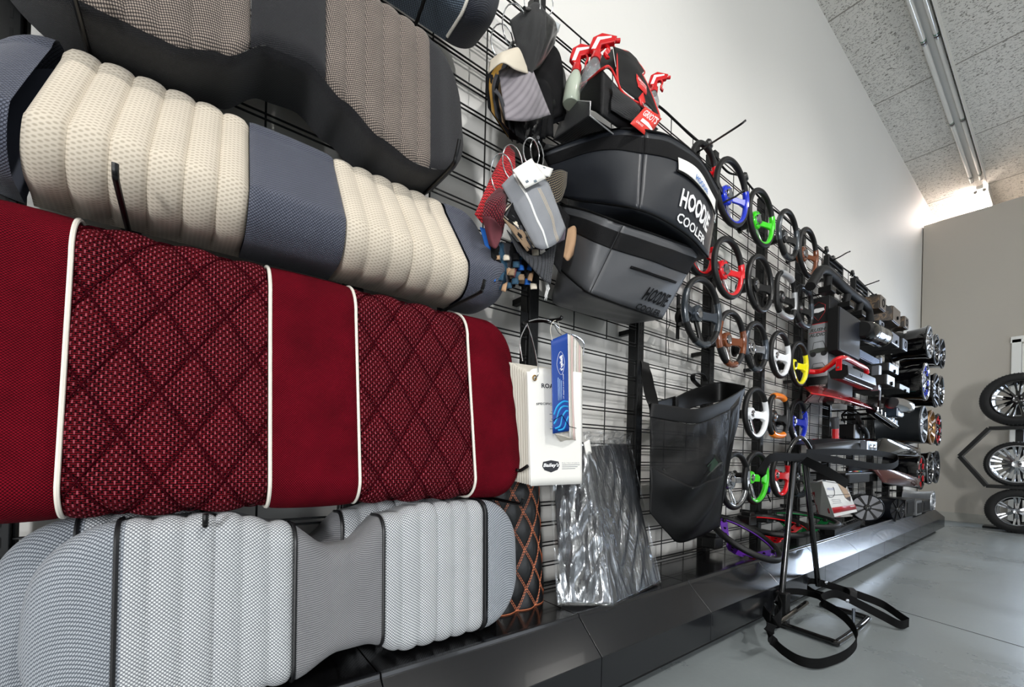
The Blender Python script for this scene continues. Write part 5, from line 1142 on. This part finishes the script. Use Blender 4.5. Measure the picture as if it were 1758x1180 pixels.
r = empty('clamp_light', AX(1540,718,.42), 'small blue-black clamp lamp in front of the third wheel rim', 'clamp lamp')
MB().box(AX(1535,709,.42),(.07,.14,.07)).build('body', M('blue_black',(36,48,62),.25,.3), r, False, .008); MB().box(AX(1543,708,.43),(.05,.04,.07)).build('lens', CHROME, r, False, .004); MB().tube([AX(1546,700,.43), AX(1547,719,.43)], .006, 6).build('screw', SATIN, r)
MB().tube([AX(1535,709,.42), V((.105,AX(1535,709,.42).y,AX(1535,709,.42).z))], .01, 6).build('arm', UPM, r)
r = empty('antenna', AX(1509,703,.4), 'short upright antenna with a silver tip by the red plate corner', 'antenna')
MB().cyl(AX(1509,703,.38), AX(1510,688,.38), .009, 10).build('base', SATIN, r); MB().cyl(AX(1510,688,.38), AX(1511,671,.38), .006, 10).build('tip', GREYF, r); MB().tube([AX(1509,702,.38), V((.105,AX(1509,702,.38).y,AX(1509,702,.38).z))], .006, 6).build('peg', UPM, r)
r = empty('strip_lamp', AX(1508,668,.35), 'narrow upright silver strip lamp beside the sound bar end', 'strip lamp')
MB().box(AX(1504,650,.36),(.05,.04,.18)).build('housing', GREYF, r, False, .006); MB().tube([AX(1504,650,.36), V((.105,AX(1504,650,.36).y,AX(1504,650,.36).z))], .01, 6).build('arm', UPM, r)
# fenders
def fender(pt_, pb, mat, label, depth, nm='fender', bulge=.01, stripe=None):
    """pt_, pb surveyed upper and lower front edge"""
    r = empty(nm, AX(*pb[len(pb)//2]), label, 'fender'); f = Sheet(pt_, pb, bulge); f.mesh('outer_skin', mat, r, solid=.004)
    tp = [AX(*p) for p in pt_]; bk = [V((max(.13, p.x-depth), p.y+.03, p.z+.01)) for p in tp]; Sheet(bk, tp, .015).mesh('top_skin', mat, r, solid=.004)
    MB().tube(Q(pb, 30), .004, 6).build('rolled_edge', POL if stripe else SATIN, r)
    m_ = len(bk)//2; MB().tube([bk[m_], V((.105,bk[m_].y,bk[m_].z))], .01, 6).build('peg', UPM, r)
    return r, f
fender([(1395,765,.34),(1420,762,.36),(1450,759,.38),(1485,756.5,.40)], [(1396,774,.36),(1420,774.5,.38),(1450,775.5,.40),(1486,777,.42)], M('satin_slate',(26,29,32),.4), 'long flat black fender just above the strap of the stand', .18, stripe=1)
r, f = fender([(1497,768,.40),(1508,756,.42),(1520,753,.44),(1545,759,.46),(1580,771,.46)], [(1503,777,.42),(1515,779,.44),(1535,781,.46),(1555,782,.47),(1580,783,.48)], GLB, 'glossy black curved fender below the third row of wheel rims', .22, bulge=.03)
fender([(1500,808,.36),(1520,806,.40),(1548,811,.44),(1580,823,.46)], [(1516,829,.40),(1530,832,.42),(1553,835,.45),(1577,836,.47)], M('maroon_metallic',(70,22,20),.18,.2,coat=.6), 'dark maroon glossy fender in front of the fourth row of wheel rims', .2, bulge=.03)
r = empty('latch_block', AX(1495,778,.42), 'shiny latch block with two chrome emblems between the black fenders', 'latch')
a, b = AX(1487,757,.44), AX(1502,778,.44); MB().box((.43,(a.y+b.y)/2,(a.z+b.z)/2),(.04,b.y-a.y,a.z-b.z)).build('body', GREYF, r, False, .005)
for f_ in (.3,.7): MB().lathe((.452,a.y+(b.y-a.y)*f_,(a.z+b.z)/2), (1,0,0), [(0,.018),(.005,.016),(.006,.005)], 12).build('emblem', CHROME, r)
MB().tube([V((.42,(a.y+b.y)/2,b.z+.02)), V((.105,(a.y+b.y)/2,b.z+.02))], .008, 6).build('peg', UPM, r)
r = empty('black_tray', AX(1485,828,.36), 'flat black tray with stepped ends under the stand strap', 'tray')
a, b = AX(1452,812,.36), AX(1520,812,.36); MB().box(((.36+.14)/2,(a.y+b.y)/2,a.z-.01),(.22,b.y-a.y,.012)).build('shelf', SATIN, r, False, .002)
a2, b2 = AX(1458,820,.36), AX(1493,820,.36); MB().box((.27,(a2.y+b2.y)/2,a2.z-.01),(.18,b2.y-a2.y,.06)).build('block', TEX, r, False, .006)
a2, b2 = AX(1495,819,.36), AX(1520,819,.36); MB().cyl((.27,(a2.y+b2.y)/2,a2.z-.035), (.27,(a2.y+b2.y)/2,a2.z+.03), .085, 24).build('round_cup', TEX, r)
r = empty('paint_sample_card', AX(1478,812,.30), 'clear folded card with a rainbow stripe lying on the black tray', 'sample card')
Sheet([(1458,798,.30),(1478,795,.26)], [(1455,811,.34),(1500,810,.34)], .01).mesh('card', M('smoky_plastic',(60,64,70),.1, alpha=.75), r, solid=.002)
for k, c in enumerate([(200,40,40),(220,150,30),(60,170,60),(40,90,190)]): MB().box(AX(1468+k*3,809.5,.345),(.01,.03,.006)).build('colour_chip', M('chip%d' % k, c, .5), r, False)
# white and red product box
r = empty('product_box', AX(1430,890,.3), 'white and red product box tilted against the wire wall', 'box')
TL, TM, TR = AX(1390,830,.22), AX(1411,824,.36), AX(1452,829,.36)
BL, BM, BR = AX(1407,891,.24), AX(1433,888,.36), AX(1472,879,.36)
CARD = M('white_card', (226,226,224), .45); CARD2 = M('grey_white_card', (206,206,206), .45); CRED = M('card_red', (176,22,34), .4)
bo = V((-.13,.04,0)); MB().hull8([BL,BM,BR,BL+(BR-BM)*.9,TL,TM,TR,TL+(TR-TM)*.9]).build('carton', CARD, r, False, .002)
sf = Sheet([TL,TM],[BL,BM],0); ff = Sheet([TM,TR],[BM,BR],0)
sf.mesh('side_print', CARD2, r, 0, 1, 0, 1, .0008, nu=1, nv=1, solid=.0003); sf.mesh('red_band', CRED, r, 0, .22, .25, 1, .002, nu=1, nv=2, solid=.0003); sf.mesh('text_line', WHITE, r, .07,.12,.32,.60,.004,nu=1,nv=1,solid=.0002)
ff.mesh('red_band', CRED, r, .0, 1, .74, .90, .002, nu=2, nv=1, solid=.0003)
for sh, c, rx, ry in ((sf,(.52,.42),.30,.15),(ff,(.12,.22),.22,.24)):
    MB().tube([sh.pt(c[0]+rx*math.cos(t), max(.01,c[1]+ry*math.sin(t)), .002) for t in [(-.2+4.9*i/24) for i in range(25)]], .0016, 5).build('circle_logo', INKB, r)
sf.text('RED DOT', 'lettering', INKB, r, .46,.60,.32,.54, off=.003, turn=1); sf.mesh('text_line', CRED, r, .74,.84,.74,.88,.003,nu=1,nv=1,solid=.0002)
ff.text('RED DOT', 'lettering', M('blue_grey_print',(140,150,190),.5), r, .08,.36,.20,.26, off=.003, bold=.02); ff.mesh('text_line', WHITE, r, .74,.95,.77,.80,.004,nu=1,nv=1,solid=.0002)
for k in range(3): ff.mesh('text_line', M('pale_print',(180,180,184),.6), r, .10,.45,.52+k*.05,.535+k*.05,.002,nu=1,nv=1,solid=.0002)
ff.poly([(.58,-.0),(.86,.02),(.95,.45),(.86,.62),(.70,.50)], 'picture', M('tan_picture',(178,152,126),.5), r, .002); ff.poly([(.70,.50),(.95,.45),(.86,.62)], 'picture_tip', M('dark_picture',(60,48,48),.5), r, .003)
tag(MB().tube(ringpath(AX(1398,868,.17), (.3,.9,0), (0,0,1), .10, .17, 24, -1.9, 3.6), .004, 6).build('coiled_cable', INK), 'thin black cable loop behind the white product box', 'cable')
# round speakers and small boxes on the plinth
def round_pod(c, n, R, Ld, label):
    c = V(c); n = V(n).normalized(); r = empty('round_speaker', c-V((0,0,R)), label, 'speaker', 'round speakers on the plinth')
    MB().lathe(c, -n, [(0,R*.92),(-.006,R*.97),(0,R),(Ld*.75,R*1.0),(Ld,R*.8),(Ld+.01,R*.2)], 40).build('housing', M('satin_blue_black',(30,32,38),.3,.3), r)
    MB().lathe(c, -n, [(.012,R*.9),(.02,R*.55),(.04,R*.3)], 36).build('cone', SATIN, r)
    MB().lathe(c, n, [(-.012,R*.20),(.0,R*.24),(.008,R*.20),(.012,R*.05)], 24).build('centre_cap', GLB, r)
    up_ = V((0,0,1)); s_ = n.cross(up_).normalized()
    for k in range(8):
        a = 2*PI*k/8+.2; d = s_*math.cos(a)+up_*math.sin(a); t_ = n.cross(d)
        MB().prism([c+d*R*.22-t_*.004, c+d*R*.22+t_*.004, c+d*R*.93+t_*.010, c+d*R*.93-t_*.010], n*.006).build('grille_spoke', TEX, r, False)
    for k in range(5): MB().box(c-n*(Ld*.35)+V((0,0,1))*(R*.55-k*R*.27)*1.0+V((.62,.38,0)).normalized()*math.sqrt(max(0,R*R-(R*.55-k*R*.27)**2)), (.012,.03,.012)).build('badge_bar', POL, r, False, .002)
    return r
round_pod(AX(1489,872,.31), (.42,-.90,.05), .098, .22, 'big round black speaker with spoked grille on the plinth beside the white box')
round_pod(AX(1540,875,.36), (.9,-.35,0), .088, .16, 'smaller round black speaker behind the big one on the plinth')
def pbox(u0, u1, vt, vb, x1, mat, label, x0=.14):
    a, b = AX(u0,vt,x1), AX(u1,vt,x1); z0 = AX(u0,vb,x1).z
    r = empty('accessory_box', ((x0+x1)/2,(a.y+b.y)/2,z0), label, 'accessory box', 'accessory boxes on the plinth')
    MB().box(((x0+x1)/2,(a.y+b.y)/2,(a.z+z0)/2),(x1-x0,b.y-a.y,a.z-z0)).build('case', mat, r, False, .005)
    MB().box((x1+.002,(a.y+b.y)/2,(a.z+z0)/2),(.004,(b.y-a.y)*.8,(a.z-z0)*.7)).build('front_plate', TEX if mat is not TEX else SATIN, r, False, .002)
pbox(1556,1571,859,888,.36,SATIN,'black box on the plinth right of the round speakers'); pbox(1574,1583,861,886,.38,M('grey_case',(96,98,100),.4),'grey box between two black boxes near the end of the plinth'); pbox(1585,1597,860,881,.38,SATIN,'black box nearest the end wall on the plinth')
r = empty('led_strip', AX(1440,893,.30), 'row of small chrome-ringed lamps lying on the plinth under the white box', 'lamp strip')
a, b = AX(1425,897,.30), AX(1470,884,.26); a.z = b.z = DZ+.018; MB().tube([a, b], .001, flat=(.035,.05)).build('bar', SATIN, r, False)
for k in range(11): q = a.lerp(b, (k+.5)/11); MB().lathe(q+V((.0,0,.016)), (0.3,-.3,1), [(0,.012),(.006,.012),(.004,.008)], 12).build('lamp', CHROME, r)
r = empty('plastic_packet', AX(1450,885,.2), 'small clear packet with red print behind the lamp strip', 'packet')
Sheet([(1430,882,.22),(1462,880,.2)], [(1432,889,.26),(1464,887,.24)], .006).mesh('film', M('cloudy_film',(200,198,196),.2, alpha=.6), r); Sheet([(1432,884,.225),(1442,883,.22)], [(1433,888,.265),(1443,887,.26)], .004).mesh('red_print', CRED, r)
r = empty('wire_clip', AX(1322,850,.12), 'small clip with blue tip on the wire below the lime green wheel', 'clip')
MB().box(AX(1317,842,.12),(.02,.03,.05)).build('body', SATIN, r, False, .003); MB().box(AX(1320,841,.13),(.015,.012,.03)).build('blue_tip', BLUEP, r, False, .002); MB().tube([AX(1318,850,.12), AX(1323,862,.14)], .004, 6).build('cable', INK, r)

# ---------------------------------------------------------------- alloy wheel rims hung face out
def alloy(C, R, Ld, face, lip, nsp, label, n=(1,0,0), accent=None, barrel=None, twin=False, parent=None, group='wheel rims hung by the end wall', closed=True):
    C = V(C); n = V(n).normalized(); r = parent or empty('wheel_rim', C-V((0,0,R)), label, 'wheel rim', group); nm_ = ''
    b = barrel or GLB
    MB().lathe(C, -n, [(-.004,R*1.0),(.004,R*1.03),(.012,R*1.0),(.02,R*.96),(Ld*.3,R*.90),(Ld*.7,R*.86),(Ld*.94,R*.96),(Ld,R*1.0),(Ld,R*.93),(Ld*.7,R*.80),(Ld*.3,R*.84),(.02,R*.91),(0,R*.95)], 44, closed=True).build('barrel', b, r)
    MB().lathe(C, n, [(0,R*.93),(.006,R*.96),(.006,R*1.0),(0,R*1.01)], 44, closed=True).build('lip', lip, r)
    MB().lathe(C, -n, [(.006,R*.10),(.0,R*.20),(.012,R*.25),(.04,R*.25),(.05,R*.1)], 28).build('hub', face, r)
    up_ = V((0,0,1)); s_ = n.cross(up_).normalized()
    for k in range(nsp):
        a = 2*PI*k/nsp+PI/2
        for o in ((-.12,.12) if twin else (0,)):
            d = s_*math.cos(a+o)+up_*math.sin(a+o); t_ = n.cross(d); w_ = R*(.05 if twin else .09)
            mb = MB(); rings = []
            for q, ww, h in ((C-n*.008+d*R*.18, w_*1.2, -.004),(C-n*.024+d*R*.55, w_, 0),(C-n*.006+d*R*.95, w_*1.5, 0)):
                rings.append([mb.bm.verts.new(q+t_*ww*i+n*.012*j) for i, j in ((-1,-1),(1,-1),(.7,1),(-.7,1))])
            mb.loft(rings).build('spoke', face, r, False)
            if accent: MB().box(C-n*.002+d*R*.72, (.008,.02,.05) if abs(n.x) > .5 else (.05,.008,.02)).build('accent_insert', accent, r, False)
    for k in range(5):
        a = 2*PI*k/5; q = C+n*.001+(s_*math.cos(a)+up_*math.sin(a))*R*.15; MB().cyl(q-n*.01, q+n*.008, .007, 8).build('lug_nut', POL, r)
    return r
BRZ = M('bronze_wheel',(128,98,64),.3,.8); MACH = M('machined_face',(190,192,196),.22,1); SLV = M('silver_wheel',(196,200,206),.3,.8); DGR = M('dark_grey_wheel',(46,48,52),.3,.5); CRW = M('wheel_red',(190,20,30),.3)
XR = .42
def wr(u, vt, vb, face, lip, nsp, label, x=XR, Ld=.24, **k):
    a, b = AX(u,vt,x), AX(u,vb,x); C = V((x,a.y,(a.z+b.z)/2)); R = (a.z-b.z)/2/1.02
    r = alloy(C, R, Ld, face, lip, nsp, label, **k)
    MB().tube([C-V((Ld*.5,0,0)), V((.105,C.y,C.z))], .018, 8).build('hanger', UPM, r); return r, C, R, Ld
r, C, R, Ld = wr(1596,559,617,MACH,MACH,7,'black rim with machined silver spokes and white barrel sticker, front of the top row', twin=True)
for dy in (-.02,.02): MB().box(C+V((-.15,-R*.50+dy*.5,R*.72)), (.02,.004,.05),(.0,0,.0)).build('barrel_sticker', WHITE, r, False)
wr(1608,574,628,GLB,GREYF,8,'all black rim behind the machined one in the top row'); wr(1618,582,634,DGR,DGR,6,'dark grey rim nearest the end wall in the top row')
wr(1590,623,689,MACH,POL,8,'polished rim with blue and red accents, front of the second row', accent=BLUEP); wr(1607,641,701,DGR,GLB,10,'dark multi-hole rim in the middle of the second row'); wr(1616,645,699,GLB,POL,5,'black five-spoke rim at the back of the second row')
r, C, R, Ld = wr(1586,697,761,MACH,DGR,6,'rim with grey-black barrel and teal sticker, front of the third row', barrel=M('barrel_grey',(42,46,50),.35,.4), Ld=.30)
MB().box(C+V((-.18,-R*.80,R*.52)), (.06,.006,.03),(.75,0,0)).build('teal_sticker', M('teal_sticker',(90,190,184),.5), r, False); MB().lathe(C+V((-.19,-R*.90,-.01)), (0,-1,0), [(0,.010),(.002,.010)], 14).build('blue_dot', BLUEP, r)
wr(1600,704,764,BRZ,BRZ,6,'bronze rim in the middle of the third row', barrel=BRZ); wr(1611,710,766,GLB,GLB,8,'black rim with red spoke edges at the back of the third row', accent=CRW)
wr(1582,782,841,GLB,GLB,6,'black rim with red accent blocks, front of the fourth row', accent=CRW); wr(1597,776,832,GLB,POL,7,'black rim with polished edge in the middle of the fourth row'); wr(1608,774,830,DGR,DGR,6,'dark deep rim nearest the end wall in the fourth row')
wr(1602,843,880,SLV,SLV,8,'silver rim behind the black boxes at the very bottom', barrel=SLV, x=.36, Ld=.22)

# ---------------------------------------------------------------- tyre rack at the end wall
RUB = M('tyre_rubber', (17,17,18), .75, 0, .5, 60)
def tyre(C, R, Rr, face, lip, nsp, label, **k):
    C = V(C); r = empty('tyre_and_wheel', C-V((0,0,R)), label, 'tyre', 'tyres displayed at the end wall')
    wd = .20; MB().lathe(C, (0,1,0), [(0,Rr*1.02),(-.008,Rr*1.1),(-.006,R*.86),(.012,R*.97),(.04,R),(wd-.04,R),(wd-.012,R*.97),(wd,R*.86),(wd,Rr*1.02)], 64, closed=True).build('tyre', RUB, r)
    for k_ in range(60):
        if k_ % 1: continue
        a = 2*PI*k_/60; MB().box(C+V((math.cos(a)*R*.975, .022, math.sin(a)*R*.975)), (.012,.04,.006), (0,-a,0)).build('tread_block', RUB, r, False)
    alloy(C+V((0,.012,0)), Rr, .16, face, lip, nsp, '', n=(0,-1,0), parent=r, **k)
    return r
YR = 6.85
tyre((.866,YR,1.405), .277, .195, GLB, GLB, 9, 'top tyre on a glossy black split-spoke wheel above the hexagonal rack', twin=True)
tyre((.868,YR,.724), .237, .195, MACH, MACH, 10, 'middle low-profile tyre on a machined silver wheel inside the hexagonal rack', twin=True)
tyre((.875,YR,.232), .230, .150, MACH, MACH, 6, 'bottom tyre on a five-spoke silver wheel standing on the floor', twin=True)
r = empty('hexagonal_rack', (.868,6.98,.458), 'black hexagonal steel rack frame around the middle tyre', 'rack')
hx = [(.447,.80),(.665,1.108),(1.07,1.108),(1.289,.80),(1.07,.478),(.655,.478)]
for i in range(6):
    a, b = hx[i], hx[(i+1)%6]; MB().tube([V((a[0],6.96,a[1])), V((b[0],6.96,b[1]))], .001, flat=(.16,.036), up=(0,1,0)).build('frame_bar', M('rack_black',(12,12,13),.35), r, False, .003)
MB().box((.868,7.2,.7),(.06,.06,1.4)).build('back_post', M('rack_black'), r, False, .003)
MB().box((.868,7.2,.012),(.5,.2,.024)).build('floor_plate', M('rack_black'), r, False, .003)
for z in (.478,1.108): MB().box((.868,7.11,z),(.05,.2,.03)).build('arm', M('rack_black'), r, False, .002)
# doorway casing and glazed door in the end wall, right edge of the view
TR = M('white_trim', (232,232,228), .4)
d = struct(empty('door_1', (1.3,7.5,0)))
MB().box((.815,7.525,1.08),(.075,.03,2.16)).build('casing', TR, d, False, .004); MB().box((1.83,7.525,1.08),(.075,.03,2.16)).build('casing', TR, d, False, .004); MB().box((1.32,7.525,2.155),(1.1,.03,.075)).build('casing', TR, d, False, .004)
mb = MB()
for c, d_ in (((.895,7.53,1.05),(.08,.03,2.10)),((1.755,7.53,1.05),(.08,.03,2.10)),((1.325,7.53,.15),(.80,.03,.30)),((1.325,7.53,2.06),(.80,.03,.08)),((1.325,7.53,1.1),(.80,.03,.05))): MB().box(c,d_).build('door_rail', TR, d, False, .003)
# daylight standing in the glazed door
PANE = M('daylit_glass', (214,230,255), .1, emit=(206,226,255), estr=12)
MB().box((1.40,7.532,1.45),(.52,.010,1.14)).build('door_pane', PANE, d, False)
MB().box((1.03,7.532,1.12),(.22,.020,1.85)).build('door_panel', TR, d, False); MB().box((1.41,7.532,.53),(.56,.020,.70)).build('door_panel', TR, d, False); MB().box((1.69,7.532,1.12),(.06,.020,1.85)).build('door_panel', TR, d, False)
area('door_daylight', (1.40,7.50,1.45), (1.6,0,.6), .42, .9, 12, (.80,.90,1))
